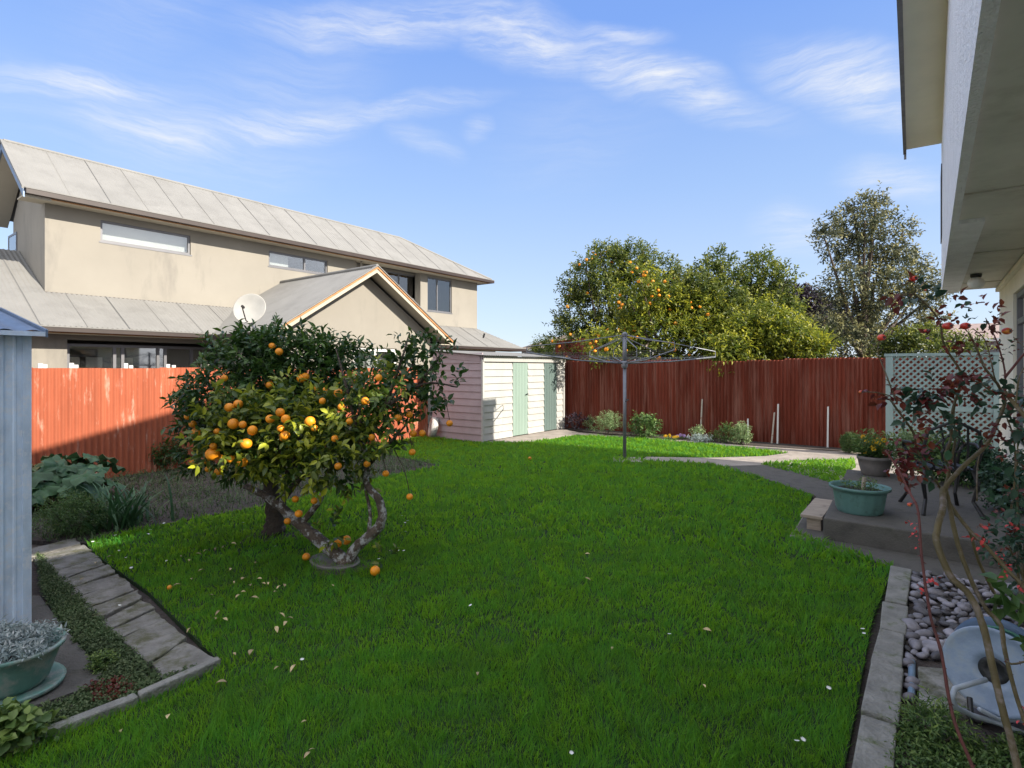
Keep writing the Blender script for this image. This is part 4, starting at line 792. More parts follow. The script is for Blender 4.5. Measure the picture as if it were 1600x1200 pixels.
# pebbles
protos = []
for k in range(6):
    mb = MB(); sc = (random.uniform(.8,1.25),random.uniform(.6,.95),random.uniform(.42,.6)); mb.ball((0,0,0),1,7,sc)
    mb.v = [tuple(Vector(v)*(1+.08*math.sin(v[0]*4+k)+.06*math.cos(v[1]*5+k*2))) for v in mb.v]
    o = mb.build('pebble','pebble',smooth=True); protos.append(o)
cnt = 0; pl = []
for tr in range(9000):
    Y_ = random.uniform(3.25,5.33); X_ = random.uniform(-.11,min(.74,.0986*Y_+.06)); r_ = random.choice((.022,.028,.034,.034,.042,.05))
    if cnt >= 285: break
    if any((X_-a)**2+(Y_-b)**2 < ((r_+c_)*.72)**2 for a,b,c_ in pl): continue
    if inside(np.array([[X_,Y_]]),[(p.x,p.y) for p in (G(1428,1036),G(1505,1040),G(1540,1125),G(1425,1110))])[0]: continue
    pl.append((X_,Y_,r_)); o = protos[cnt] if cnt < 6 else protos[cnt%6].copy()
    if cnt >= 6: SC.collection.objects.link(o)
    o.location = (X_,Y_,.008+r_*.35+random.uniform(0,.008)); o.rotation_euler = (random.uniform(-.3,.3),random.uniform(-.3,.3),random.uniform(0,6)); o.scale = (r_,)*3
    tag(o,'smooth grey river pebble in the stone bed between the kerb and the house','pebble','river pebbles in the bed'); cnt += 1
# fallen leaves and daisies
LP = [(310,866),(322,861),(336,858),(350,855),(365,850),(296,876),(283,869),(375,848),(263,1120),(380,925),(372,932),(392,915),(405,905),(418,912),(436,918),(444,915),(430,925),(452,967),(446,975),(432,984),(440,962),(340,958),(336,967),(366,1022),(392,1020),(412,912),(380,905),(398,935),(365,910),(480,1180),(487,1172),(747,1053),(190,1142),(345,1068),(458,1045),(475,1128),(432,1044),(150,880),(128,905),(173,870),(300,905),(276,915),(330,930),(520,915),(1105,985),(918,866),(918,905),(957,1013),(1100,1072),(400,880),(360,890),(315,892),(352,968),(296,985),(905,697),(828,716),(1048,690)]
lp_ = None
for i, (px, py) in enumerate(LP):
    if lp_ is None:
        n = 7; vs = []
        for k in range(n):
            s_ = k/(n-1); wd = .30*math.sin(math.pi*min(1,s_*.92+.06)); zz = .25*math.sin(s_*3)
            vs += [(s_-.5,-wd,zz+.10),(s_-.5,0,zz),(s_-.5,wd,zz+.12)]
        o = MB().add(vs,[(k*3+j,k*3+3+j,k*3+4+j,k*3+1+j) for k in range(n-1) for j in (0,1)]).build('fallen_leaf','dead_leaf',smooth=True); lp_ = o
    else: o = lp_.copy(); SC.collection.objects.link(o)
    p = G(px,py,.035); o.location = (p.x,p.y,.034); s_ = random.uniform(.025,.058) if py > 800 else .06; o.scale = (s_,s_*random.uniform(.5,.9),s_*.8); o.rotation_euler = (random.uniform(-.4,.4),random.uniform(-.3,.3),random.uniform(0,6.3))
    tag(o,'dry tan fallen leaf lying on the lawn','leaf','fallen leaves on the lawn')
DPX = [(145,848),(153,850),(186,862),(197,873),(205,889),(260,878),(180,838),(232,836),(235,829),(236,815),(256,819),(380,818),(430,855),(610,862),(622,862),(631,862),(633,818),(637,815),(628,807),(634,832),(592,875),(1255,1159),(1245,1161),(1046,993),(1295,1078),(472,1033),(187,948),(1348,985),(1350,992),(735,948),(893,1180),(1392,700)]
dp_ = None
for px, py in DPX:
    if dp_ is None:
        vs = [(0,0,.004)]; fs = []; n = 12
        for k in range(n*2): a = math.pi*k/n; r_ = 1 if k%2 == 0 else .62; vs.append((r_*math.cos(a),r_*math.sin(a),.2 if k%2 == 0 else 0))
        fs = [(0,1+k,1+(k+1)%(n*2)) for k in range(n*2)]; o = MB().add(vs,fs).build('daisy','daisy'); dp_ = o
    else: o = dp_.copy(); SC.collection.objects.link(o)
    p = G(px,py,.04); o.location = (p.x,p.y,.05); s_ = random.uniform(.010,.015); o.scale = (s_,)*3; o.rotation_euler = (random.uniform(-.3,.3),random.uniform(-.3,.3),0)
    tag(o,'small white daisy flower in the grass','flower','daisies in the lawn')
# ------------------------------------------------------------------ trees and plants
def limb(parent, pts, rad, m_='dark_bark', name='limb', n=10, sub=5):
    P = [Vector(p) for p in pts]; out = []; rr = []
    for i in range(len(P)-1):
        a = P[max(i-1,0)]; b = P[i]; c = P[i+1]; d = P[min(i+2,len(P)-1)]
        for k in range(sub):
            t = k/sub; q = .5*((2*b)+(c-a)*t+(2*a-5*b+4*c-d)*t*t+(3*b-a-3*c+d)*t**3); out.append(q+Vector([random.uniform(-1,1)*rad[i]*.12 for _ in range(3)])); rr.append(rad[i]+(rad[i+1]-rad[i])*t)
    out.append(P[-1]); rr.append(rad[-1]); return MB().tube(out, rr, n, jit=.07).build(name, m_, parent, smooth=True)
def crown(parent, bl, n, tl, nl, ll, lw, m_, fine=False, inner=.5, tipb=.5, up=.3, name='foliage', holes=(), spread=.9, clear=()):
    P, Dr = blobs(bl, n, inner, up)
    V, Fc, rn = twigs(P, Dr, rng.uniform(.6,1.2,n)*tl, nl, ll, lw, fine, tipb, spread)
    if len(clear):
        k = 8 if fine else 4; C = V.reshape(-1,k,3).mean(1); keep = np.ones(len(C), bool)
        for c, r in clear: keep &= np.linalg.norm(C-np.array(c), axis=1) > r
        tri = len(Fc)//len(C); V = V.reshape(-1,k,3)[keep]; T = Fc[:tri]; rn = rn.reshape(-1,k)[keep].ravel()
        Fc = (np.arange(len(V))[:,None,None]*k+T[None]).reshape(-1,3); V = V.reshape(-1,3)
    V[:,2] = np.maximum(V[:,2], .01)
    return np_mesh(name, V, Fc, m_, parent, rnd=rn)
def pxb(L_, d, jd=0., wv=1.):
    return [(D(x,y,d+random.uniform(-jd,jd)), (r*d/F_PX,)*2+(r*d/F_PX*.85,), wv) for x,y,r in L_]
def orange(c, r, parent=None, label=None):
    mb = MB(); mb.ball((0,0,0), r, 12, (1,1,random.uniform(.92,1.0))); mb.v = [(a+c[0],b+c[1],z+c[2]) for a,b,z in mb.v]
    if parent is not None: return mb.build('orange','orange',parent,smooth=True)
    o = mb.build('fallen_orange','orange',origin=c,smooth=True); tag(o,label,'orange','oranges fallen on the lawn'); return o
def branches(parent, base, bl, r0, m_, every=1, name='branch', n=6):
    for b in bl[::every]:
        e = Vector(b[0]); mid = base.lerp(e,.5)+Vector((random.uniform(-.1,.1),random.uniform(-.1,.1),.06)); limb(parent,[base,mid,e],[r0,r0*.6,r0*.25],m_,name,n,3)
# --- the two citrus trees in front
zo = lambda x, y: (260+x/2.728, 480+y/2.728)
ORG = [(480,190,17),(440,332,17),(575,304,20),(592,296,18),(733,365,20),(848,400,19),(645,345,16),(247,303,14),(268,427,21),(306,413,21),(285,497,24),(325,500,17),(367,525,22),(113,498,17),(130,534,24),(90,467,13),(485,448,20),(442,476,20),(508,476,20),(487,517,14),(505,547,22),(498,558,16),(612,488,24),(340,582,25),(200,592,15),(196,626,30),(275,648,18),(325,660,23),(228,640,12),(222,700,18),(112,660,13),(428,696,20),(732,678,17),(855,668,14),(875,555,14),(780,487,15),(745,425,15),(665,400,14),(988,472,17),(1037,458,12),(1052,538,17),(1091,537,14),(1048,618,15),(935,709,15),(1037,808,15),(1207,495,14),(630,825,15),(550,818,14),(564,880,18),(516,912,10),(730,1007,19),(768,993,21),(596,1064,18),(216,530,13),(178,690,12),(630,515,15),(450,165,11),(672,355,11),(718,560,12),(905,300,8),(168,655,16)]
BA = G(428,836); BB = G(542,884)
A_bl = pxb([(385,590,105),(430,575,85),(340,640,85),(330,690,58),(480,570,85),(555,580,68),(300,640,30),(375,545,50),(440,540,45),(495,550,40),(520,640,80),(440,660,90),(390,700,60),(600,560,42)],5.35,.12)
A_bl = [(c+Vector((0,0,-.05)), tuple(q*.72 for q in r), w_) for c, r, w_ in A_bl if (c-D(600,560,5.35)).length > .2]
B_bl = pxb([(470,660,95),(560,650,85),(600,610,50),(410,680,85),(530,715,62),(615,655,34),(340,690,42),(355,650,48),(590,700,40),(640,620,30),(450,725,40)],4.6,.15,1.)
B_bl = [(c, tuple(q*.74 for q in r), w_*(.45 if (c-D(615,640,4.6)).length < .34 else 1)) for c, r, w_ in B_bl]
def front(px, py, bl):
    o = np.array([0,0,CAM_H]); p = np.array(D(px,py,1.))-o; best = None
    for c, s, *_ in bl:
        c = np.array(c)-o; S = np.array(s); a = ((p/S)**2).sum(); b = (p*c/S/S).sum(); q = ((c/S)**2).sum()-1; dd = b*b-a*q
        if dd > 0:
            t = (b-math.sqrt(dd))/a
            if best is None or t < best: best = t
    return best
TA = thing('citrus_tree', BA, 'dense dark-leaved orange tree with a thick upright trunk, at the edge of the left bed', 'tree')
TB = thing('citrus_tree', BB, 'leaning orange tree with lichen-mottled forked limbs, in front of the darker one', 'tree')
oa, ob = [], []
for x, y, r in ORG:
    px, py = zo(x,y); tb = front(px,py,B_bl); ta = front(px,py,A_bl)
    if tb is not None and (ta is None or tb < ta+.3): ob.append((D(px,py,tb-.03), r/2.728*(tb)/F_PX*1.02))
    elif ta is not None: oa.append((D(px,py,ta-.03), r/2.728*ta/F_PX*1.02))
    else: ob.append((D(px,py,4.55), r/2.728*4.55/F_PX))
for c, r in oa: orange(c,max(r*.93,.03),TA)
for c, r in ob: orange(c,max(r*.93,.028),TB)
clr = [(c, max(r,.03)+.028) for c, r in oa+ob]; camv = Vector((0,0,CAM_H))
crown(TA,A_bl,1180,.17,9,.085,.030,'leaf_dark',True,.45,.5,.25,clear=clr)
tk = limb(TA,[BA+Vector((0,0,-.02)),D(430,815,5.33),D(428,785,5.33),D(420,745,5.33),D(415,690,5.35)],[.12,.085,.075,.07,.05],'dark_bark','trunk',14)
for e in ((340,640),(385,570),(450,560),(500,600),(555,590),(360,700)): limb(TA,[D(422,750,5.33),D((422+e[0])/2+random.uniform(-10,10),(740+e[1])/2,5.35),D(*e,5.4)],[.045,.03,.012],'dark_bark','branch')
limb(TA,[D(432,795,5.33),D(450,770,5.25),D(480,735,5.2)],[.04,.03,.02],'dark_bark','branch')
crown(TB,B_bl,640,.16,8,.08,.036,'leaf_mid',True,.35,.75,.2,clear=clr)
SP_bl = pxb([(650,560,32),(640,530,16),(672,590,30),(655,640,28),(690,545,14),(700,615,12),(712,605,10),(665,545,22),(676,640,18),(640,600,30)],4.7,.1)
crown(TB,SP_bl,95,.13,6,.07,.038,'leaf_dark',True,.1,.3,.3,name='foliage')
crown(TB,pxb([(505,830,16),(530,815,12),(520,840,10),(455,745,22),(480,760,16),(600,870,10)],4.45,.05),22,.09,6,.07,.034,'leaf_mid',True,.1,.8,.3,name='foliage')
l1 = limb(TB,[BB+Vector((0,0,-.02)),D(525,866,4.52),D(497,842,4.6),D(465,815,4.7),D(438,792,4.8),D(410,772,4.85),D(383,760,4.9)],[.055,.052,.05,.046,.038,.03,.022],'bark','limb',12)
l2 = limb(TB,[BB+Vector((0,0,-.02)),D(556,856,4.5),D(586,830,4.5),D(597,808,4.5),D(592,782,4.5),D(573,755,4.52),D(574,722,4.55),D(560,680,4.6)],[.05,.042,.042,.036,.033,.026,.026,.018],'bark','limb',12)
limb(TB,[D(576,835,4.5),D(578,800,4.52),D(570,760,4.55)],[.018,.014,.012],'bark','limb',8)
limb(TB,[D(440,795,4.8),D(450,740,4.7),D(470,680,4.6)],[.03,.025,.015],'bark','branch'); limb(TB,[D(470,820,4.7),D(500,780,4.65),D(520,720,4.6),D(560,650,4.6)],[.03,.026,.02,.012],'bark','branch')
for a, b, c in (((560,680),(600,640),(650,560)),((565,690),(560,620),(540,580)),((573,730),(620,680),(655,640)),((600,640),(660,600),(715,605)),((500,760),(430,700),(360,660)),((600,640),(628,560),(640,520)),((560,680),(540,600),(525,545)),((655,600),(685,560),(690,540))):
    limb(TB,[D(*a,4.58),D(*b,4.55),D(*c,4.6)],[.016,.010,.005],'dark_bark','twig',6)
for x, y, r in ((1207,495,14),(1037,808,15),(935,709,15),(1048,618,15),(630,825,15)):
    px, py = zo(x,y); limb(TB,[D(px,py-4,4.55),D(px-8,py-40,4.55),D(px-25,py-75,4.56)],[.003,.004,.005],'dark_bark','twig',5,3)
for c, rx, lb in ((BA+Vector((0,0,.0)),.30,'ring of bark mulch round the upright citrus trunk'),(BB+Vector((-.02,.0,.0)),.26,'ring of bark mulch round the leaning citrus trunk')):
    tag(MB().lathe([(rx*.9,-.01),(rx*.9,.002),(rx*.8,.010),(rx*.5,.014),(.02,.02)],c,32,wob=lambda a,z:1+.14*math.sin(3*a)+.05*math.sin(7*a)).build('mulch_ring','soil',origin=c), lb,'mulch')
tag(MB().lathe([(.24,0),(.245,.03),(.225,.035),(.21,.025)],BB+Vector((-.12,-.03,0)),30,sx=1.0,sy=.7).build('edging_ring','grey_pot',origin=BB,smooth=2),'grey rubber edging ring half sunk round the leaning citrus trunk','edging')
orange(G(586,894,.04)+Vector((0,0,.01)),.038,None,'single fallen orange on the grass to the right of the leaning trunk')
orange(G(828,716,.04),.03,None,'tiny orange windfall far off in the middle of the lawn near the shed')
orange(G(265,918,.03),.018,None,'small orange windfall on the grass by the stone path')
# --- trees beyond the far fence
def far_tree(px, Y, label, bl, n, m_, leaf, trunk_r=.12, jd=.6, nf=0, tl=.32, nl=9, inner=.35, lw=.45, ev=1, tipb=.5, bm='dark_bark', name='tree', tz=1.3):
    d = Y/ray(px)[1]; base = D(px,700,d); base.z = 0; t = thing(name,base,label,'tree','trees beyond the far fence'); B_ = pxb(bl,d,jd)
    tt = base+Vector((.05,0,tz)); limb(t,[base,base+Vector((0,0,tz*.5)),tt],[trunk_r,trunk_r*.85,trunk_r*.75],bm,'trunk',10)
    branches(t,tt,B_,trunk_r*.5,bm,ev); crown(t,B_,n,tl,nl,leaf,leaf*lw,m_,False,inner,tipb,.35)
    for k in range(nf):
        b = random.choice(B_); v = Vector((random.gauss(0,1)-.0,-abs(random.gauss(0,1))-.3,random.gauss(0,.8))).normalized(); orange(Vector(b[0])+Vector((v.x*b[1][0],v.y*b[1][1],v.z*b[1][2]))*.96,random.uniform(.035,.055),t)
    return t
far_tree(955,15.2,'tall dark green citrus tree behind the clothesline',[(905,490,32),(925,440,32),(938,395,12),(915,412,10),(985,415,34),(1028,432,32),(890,535,32),(945,470,42),(1040,480,40),(915,555,35),(980,530,50),(893,452,16),(1060,440,12),(1010,398,10),(960,405,20),(880,570,22),(872,505,10),(1050,450,26),(1075,460,18),(945,420,30),(1000,450,40)],2900,'leaf_citrus',.12,nf=30,tipb=.8)
far_tree(1165,15.6,'green citrus tree with open pointed tops, left of the tall ragged tree',[(1110,430,24),(1125,408,15),(1150,455,34),(1187,430,26),(1192,408,13),(1218,445,18),(1232,430,8),(1120,485,42),(1180,490,42),(1220,485,24),(1092,440,14),(1160,525,50),(1100,425,8),(1085,470,34),(1230,500,24),(1245,540,30)],2400,'leaf_citrus',.12,tipb=.9)
far_tree(1045,14.0,'rounded yellow-green citrus tree full of ripe oranges',[(985,470,26),(1030,460,28),(1060,485,38),(1095,500,36),(1020,530,50),(975,520,30),(1085,545,42),(1130,535,36),(1120,500,20),(1000,430,14),(1140,500,26),(940,540,24)],2300,'leaf_yellow',.11,nf=88,tipb=.75)
far_tree(1215,13.9,'low bright yellow-green shrub leaning over the far fence',[(1165,545,34),(1200,530,30),(1235,540,30),(1262,552,26),(1205,505,18),(1140,555,28),(1232,512,12),(1170,515,22),(1195,492,16),(1225,520,24)],1500,'leaf_yellow',.10,.08,.3,tipb=.8,name='shrub',tz=.8)
far_tree(1262,26,'distant purple-brown bushy tree in the gap beyond the shrub',[(1245,465,20),(1265,478,22),(1292,500,30),(1240,490,14),(1232,458,6),(1270,520,30),(1310,520,30)],800,'leaf_purple',.2,.15)
TT = [(1370,308,7),(1352,322,12),(1372,325,10),(1335,335,10),(1312,345,8),(1298,355,10),(1288,372,9),(1308,375,12),(1330,362,12),(1352,345,12),(1375,350,12),(1400,350,7),(1412,360,9),(1425,372,5),(1340,385,14),(1365,375,14),(1390,380,12),(1410,392,10),(1325,405,12),(1300,400,8),(1350,408,13),(1378,405,14),(1402,412,14),(1425,410,12),(1440,420,8),(1312,428,10),(1335,432,14),(1365,435,14),(1392,438,12),(1420,440,14),(1445,440,12),(1290,450,8),(1310,455,12),(1340,460,14),(1370,465,14),(1400,465,12),(1430,465,12),(1452,462,12),(1300,480,10),(1325,488,14),(1355,492,14),(1385,490,12),(1415,500,10),(1445,490,12),(1290,510,14),(1320,520,16),(1350,525,16),(1380,520,12),(1410,530,16),(1440,520,14),(1300,545,14),(1340,550,14),(1375,548,14),(1460,480,10),(1470,455,8),(1460,505,10)]
far_tree(1348,20.5,'tall ragged grey-green tree with sky showing through, right of the citrus trees',TT,2600,'leaf_grey',.13,.17,1.0,tl=.38,nl=7,inner=.15,ev=3,tipb=.9,tz=1.9)
far_tree(1430,16.5,'low olive-green bush behind the right end of the red fence',[(1400,545,16),(1425,540,18),(1450,535,16),(1478,540,14),(1385,550,10),(1510,545,14)],500,'leaf_citrus',.10,.06,.3,tipb=.8,name='shrub',tz=.6)
far_tree(858,16.0,'small sunlit shrub between the shed roof and the taller iron screen',[(850,545,12),(862,548,11),(842,552,8)],220,'leaf_yellow',.09,.05,.2,name='shrub',tz=.5)
def straps(P, A, L_, W, m_, parent=None, name='leaves', lift=1.0, droop=.5, k=6, **kw):
    n = len(P); t = np.linspace(0,1,k); d = np.c_[np.cos(A),np.sin(A),np.zeros(n)]; sd = np.c_[-np.sin(A),np.cos(A),np.zeros(n)]
    L_ = np.broadcast_to(L_,n); lift = np.broadcast_to(lift,n); V = []
    for s in t:
        c = P + d*(L_*(s*(1-lift*.5)+droop*s*s*.6))[:,None] + np.array([0,0,1.])*(L_*lift*(s-droop*s*s*.8))[:,None]; wd = W*(1-s**2.2)*.5+.001
        V.append(c-sd*wd); V.append(c+sd*wd)
    V = np.stack(V,1); Fq = np.array([(2*i,2*i+1,2*i+3,2*i+2) for i in range(k-1)]); Fc = (np.arange(n)[:,None,None]*(2*k)+Fq[None]).reshape(-1,4)
    return np_mesh(name,V.reshape(-1,3),Fc,m_,parent,rnd=np.repeat(rng.uniform(0,1,n)**1.5,2*k),**kw)
d_ = 14.3/ray(1282)[1]; c = D(1284,530,d_); b_ = c.copy(); b_.z = 0
t = thing('cabbage_tree',b_,'spiky strap-leaved cabbage tree head rising beside the yellow-green shrub','tree','trees beyond the far fence'); limb(t,[b_,b_+Vector((0,0,1)),c+Vector((0,0,-.3))],[.07,.06,.06],'dark_bark','trunk')
n = 130; straps(np.tile(np.array(c+Vector((0,0,-.3))),(n,1))+rng.normal(0,.04,(n,3)),rng.uniform(0,6.28,n),rng.uniform(.5,.85,n),.03,'leaf_yellow',t,'crown',rng.uniform(.5,1.4,n),.45)
# --- plants of the left bed
def big_leaf_plant(base, lab, n, R0, Hh, size, m_, name, cat='plant'):
    t = thing(name, base, lab, cat); VV=[]; FF=[]; RN=[]; b=0; st = MB()
    for i in range(n):
        a = random.uniform(0,6.28); r_ = R0*random.uniform(.2,1); h_ = Hh*random.uniform(.35,1)*(1.1-.4*r_/R0); c = base+Vector((r_*math.cos(a),r_*math.sin(a),h_)); s_ = size*random.uniform(.6,1.15)
        nv = Vector((math.cos(a)*.55,math.sin(a)*.55,1)).normalized(); nv = (nv+Vector([random.uniform(-.25,.25) for _ in range(3)])).normalized(); mt = nv.to_track_quat('Z','Y').to_matrix(); ro = random.uniform(0,6)
        K = 20; RR_ = 4; vs = [c-nv*s_*.12]
        for q in range(1,RR_+1):
            for k in range(K):
                th = 2*math.pi*k/K; lob = 1-.28*max(0,math.cos(th-ro))**8*1.6; rr = s_*q/RR_*(1+.10*math.sin(th*5+ro))*lob*.5
                vs.append(c+mt@Vector((rr*math.cos(th),rr*math.sin(th)*.85,(.10*math.sin(th*6+ro*3)*(q/RR_)**2-.10*(q/RR_)**2+.03*math.cos(th*3))*s_)))
        VV += vs; fs = [(b,b+1+k,b+1+(k+1)%K,b+1+(k+1)%K) for k in range(K)]
        for q in range(RR_-1): fs += [(b+1+q*K+k,b+1+(q+1)*K+k,b+1+(q+1)*K+(k+1)%K,b+1+q*K+(k+1)%K) for k in range(K)]
        FF += fs; b += len(vs); RN += [random.random()**1.5]*len(vs); st.tube([base+Vector((random.uniform(-.05,.05),random.uniform(-.05,.05),0)),base.lerp(c,.6)+Vector((0,0,.06)),c-nv*s_*.1],.009,6)
    me = bpy.data.meshes.new('leaves'); off = WL[t]; me.from_pydata([tuple(v-off) for v in VV],[],[f[:3] if f[2]==f[3] else f for f in FF]); a_ = me.attributes.new('rnd','FLOAT','POINT'); a_.data.foreach_set('value',RN); me.materials.append(M[m_])
    me.polygons.foreach_set('use_smooth',[True]*len(me.polygons)); link(bpy.data.objects.new('leaves',me),t,(0,0,0)); st.build('stalks','cane_red' if m_=='leaf_rhubarb' else 'cane',t); return t
big_leaf_plant(G(112,788),'big-leaved rhubarb clump in front of the orange-red fence by the tin shed',46,.62,.60,.34,'leaf_rhubarb','rhubarb')
big_leaf_plant(G(40,800),'second rhubarb clump half hidden behind the tin shed',22,.5,.62,.34,'leaf_rhubarb','rhubarb')
def shrub(px, py, wpx, hpx, label, m_, leaf=.04, n=220, nl=7, lw=.45, tipb=.5, name='shrub', z0=0, group=None, fine=False, up=.6, inner=.3, tl=None, cat='shrub'):
    b_ = G(px,py,z0); d = F_PX*(CAM_H-z0)/(py-HY); r_ = wpx/2*d/F_PX; h_ = hpx*d/F_PX; t = thing(name,b_,label,cat,group)
    bl = [(b_+Vector((random.uniform(-.4,.4)*r_,random.uniform(-.3,.3)*r_,h_*random.uniform(.38,.6))),(r_*.62,r_*.62,h_*.42)) for _ in range(4)]
    crown(t,bl,n,tl or leaf*2.4,nl,leaf,leaf*lw,m_,fine,inner,tipb,up)
    for i in range(5): a = random.uniform(0,6.28); MB().tube([b_,b_+Vector((math.cos(a)*r_*.3,math.sin(a)*r_*.3,h_*.4)),b_+Vector((math.cos(a)*r_*.6,math.sin(a)*r_*.6,h_*.75))],[.008,.006,.003],5).build('stem','dark_bark',t)
    return t
shrub(115,835,110,62,'feathery dark green herb shrub between the rhubarb and the stone path','leaf_shrub',.035,700,lw=.25,tipb=.25)
shrub(256,735,60,42,'dark rounded shrub at the foot of the orange-red fence','leaf_dark',.05,330,tipb=.2)
b_ = G(188,822); t = thing('iris_clump',b_,'clump of long strap-like iris leaves beside the stone path','plant'); n = 110
P = np.tile(np.array(b_),(n,1)); P[:,:2] += rng.normal(0,.13,(n,2)); straps(P,rng.uniform(0,6.28,n),rng.uniform(.25,.52,n),.026,'leaf_rhubarb',t,'leaves',rng.uniform(.8,1.7,n),.5)
wp = blades([BED],.05,'weeds','weed',hs=1.3,zones=((3,12,9000,.011),)); tag(wp,'sparse low weeds and clover growing over the bare soil bed','weeds',kind='stuff')
P = sample(BED,9000); P = P[(P[:,0]<-6.4)]; n = min(1900,len(P)); P = P[:n]; V,Fc,rn = twigs(np.c_[P,np.zeros(n)],np.c_[rng.normal(0,.4,(n,2)),np.ones(n)],.10,7,.03,.013,False,.8)
tag(np_mesh('ground_cover',V,Fc,'weed',rnd=rn),'low grey-green ground cover spreading over the left bed','ground cover',kind='stuff')
# ground cover between the path and the pad
GC = [tuple(p)[:2] for p in gp([(60,868),(90,905),(125,940),(165,985),(205,1020),(250,1068),(322,1046),(215,1094),(60,1155),(-120,1232),(-130,1190),(80,1108),(155,1078),(165,1055),(130,1018),(95,975),(66,925)])]
def cover(name, poly, n, ll, lw, m_, h, lab, tipb=.8, nl=7):
    P = sample(poly,n*4)[:n]; n = len(P); V,Fc,rn = twigs(np.c_[P,np.full(n,.005)],np.c_[rng.normal(0,.7,(n,2)),np.ones(n)],h,nl,ll,lw,False,tipb); V[:,2]=np.maximum(V[:,2],.004)
    return tag(np_mesh(name,V,Fc,m_,rnd=rn),lab,'ground cover',kind='stuff')
cover('ground_cover',GC,5200,.016,.010,'weed',.04,'creeping ground cover between the stone path and the concrete pad')
cover('ground_cover',[tuple(p)[:2] for p in gp([(135,1080),(190,1068),(212,1088),(155,1106)])],200,.016,.012,'leaf_red',.04,'reddish sedum mat beside the concrete pad',.3)
shrub(160,1050,36,20,'small bright green sedum tuft on the corner of the concrete pad','leaf_shrub',.018,180,tipb=1)
shrub(12,1168,52,28,'bright green leafy seedling at the bottom left corner of the picture','leaf_shrub',.045,110,lw=.8,tipb=1,fine=True)
c = WL[bpy.data.objects['plant_trough']]; n = 360; a = rng.uniform(0,6.28,n); rr = .21*np.sqrt(rng.uniform(0,1,n)); mx_, my_ = rr*np.cos(a)*1.25, rr*np.sin(a)*.9; ca, sa = math.cos(R(35)), math.sin(R(35))
P = np.c_[c.x+mx_*ca-my_*sa, c.y+mx_*sa+my_*ca, np.full(n,.2)]; V,Fc,rn = twigs(P,np.c_[rng.normal(0,.5,(n,2)),np.ones(n)],.085,11,.035,.010,False,.8,1.0); np_mesh('succulent',V,Fc,'leaf_silver',bpy.data.objects['plant_trough'],rnd=rn)
# --- bed along the far fence
FB = 'plants along the far fence'
shrub(897,672,34,24,'dark purplish succulent clump at the corner of the shed','leaf_purple',.06,60,6,.6,.3,'succulent',group=FB)
shrub(921,672,16,16,'little pale shoot between the succulent and the feathery plants','leaf_pale',.05,40,group=FB)
t = shrub(948,680,62,34,'pale feathery upright plant left of the clothesline post','leaf_pale',.055,240,8,.2,.4,group=FB,up=1.6)
shrub(1007,684,56,32,'leafy dark green clump right behind the clothesline post','leaf_shrub',.075,190,6,.5,.4,group=FB)
shrub(1090,688,18,20,'small bright plant in front of the first stake','leaf_pale',.05,60,group=FB); shrub(1095,692,38,9,'flat silvery mat plant under the first stake','leaf_silver',.04,150,6,.3,.4,group=FB)
shrub(1135,692,26,28,'loose green bush just left of the round pale shrub','leaf_shrub',.045,130,group=FB); shrub(1158,695,26,33,'round pale green shrub in front of the fence step','leaf_pale',.04,260,tipb=.5,group=FB)
shrub(1327,708,40,32,'clipped dark green box shrub near the trellis','leaf_shrub',.022,900,6,.6,.15,group=FB,inner=.7)
shrub(1116,690,16,14,'tiny dark seedling between the mat plant and the loose bush','leaf_shrub',.04,50,group=FB)
for i, (px, py, m_, lb) in enumerate(((1043,687,'yellow','yellow pansy in the far bed, leftmost of the small flowers'),(1055,688,'yellow','yellow pansy in the far bed beside the mauve flowers'),(1062,686,'mauve','pale mauve flower next to the yellow pansies'),(1072,687,'mauve','mauve flower nearest the silvery mat plant'))):
    b_ = G(px,py); t = thing('bedding_flower',b_,lb,'flower','small flowers in the far bed'); mb = MB()
    for k in range(5):
        cc = b_+Vector((random.uniform(-.06,.06),random.uniform(-.04,.04),random.uniform(.06,.11)))
        for q in range(5): a = q*1.256; mb.ball(cc+Vector((.016*math.cos(a),-.004,.016*math.sin(a))),.013,5,(1,.4,1))
    mb.build('petals',m_,t); n = 30; straps(np.tile(np.array(b_),(n,1))+rng.normal(0,.02,(n,3))*[1,1,0],rng.uniform(0,6.28,n),.1,.014,'leaf_shrub',t)
# flowers in the grey pot
t, c = POT2; n = 150; a = rng.uniform(0,6.28,n); rr = .15*np.sqrt(rng.uniform(0,1,n)); P = np.c_[c.x+rr*np.cos(a),c.y+rr*np.sin(a),np.full(n,c.z+.22)]; V,Fc,rn = twigs(P,np.c_[np.cos(a)*rr*4,np.sin(a)*rr*4,np.ones(n)],rng.uniform(.15,.36,n),7,.07,.024,False,.7); np_mesh('foliage',V,Fc,'leaf_shrub',t,rnd=rn)
for k in range(16):
    a_ = random.uniform(0,6.28); cc = c+Vector((.16*math.cos(a_)*random.random(),.16*math.sin(a_)-.05,random.uniform(.3,.52))); mb = MB()
    for q in range(6): b_ = q*1.047; mb.ball(cc+Vector((.018*math.cos(b_),-.006,.018*math.sin(b_))),.012,5,(1,.5,1))
    mb.build('flower','yellow',t)
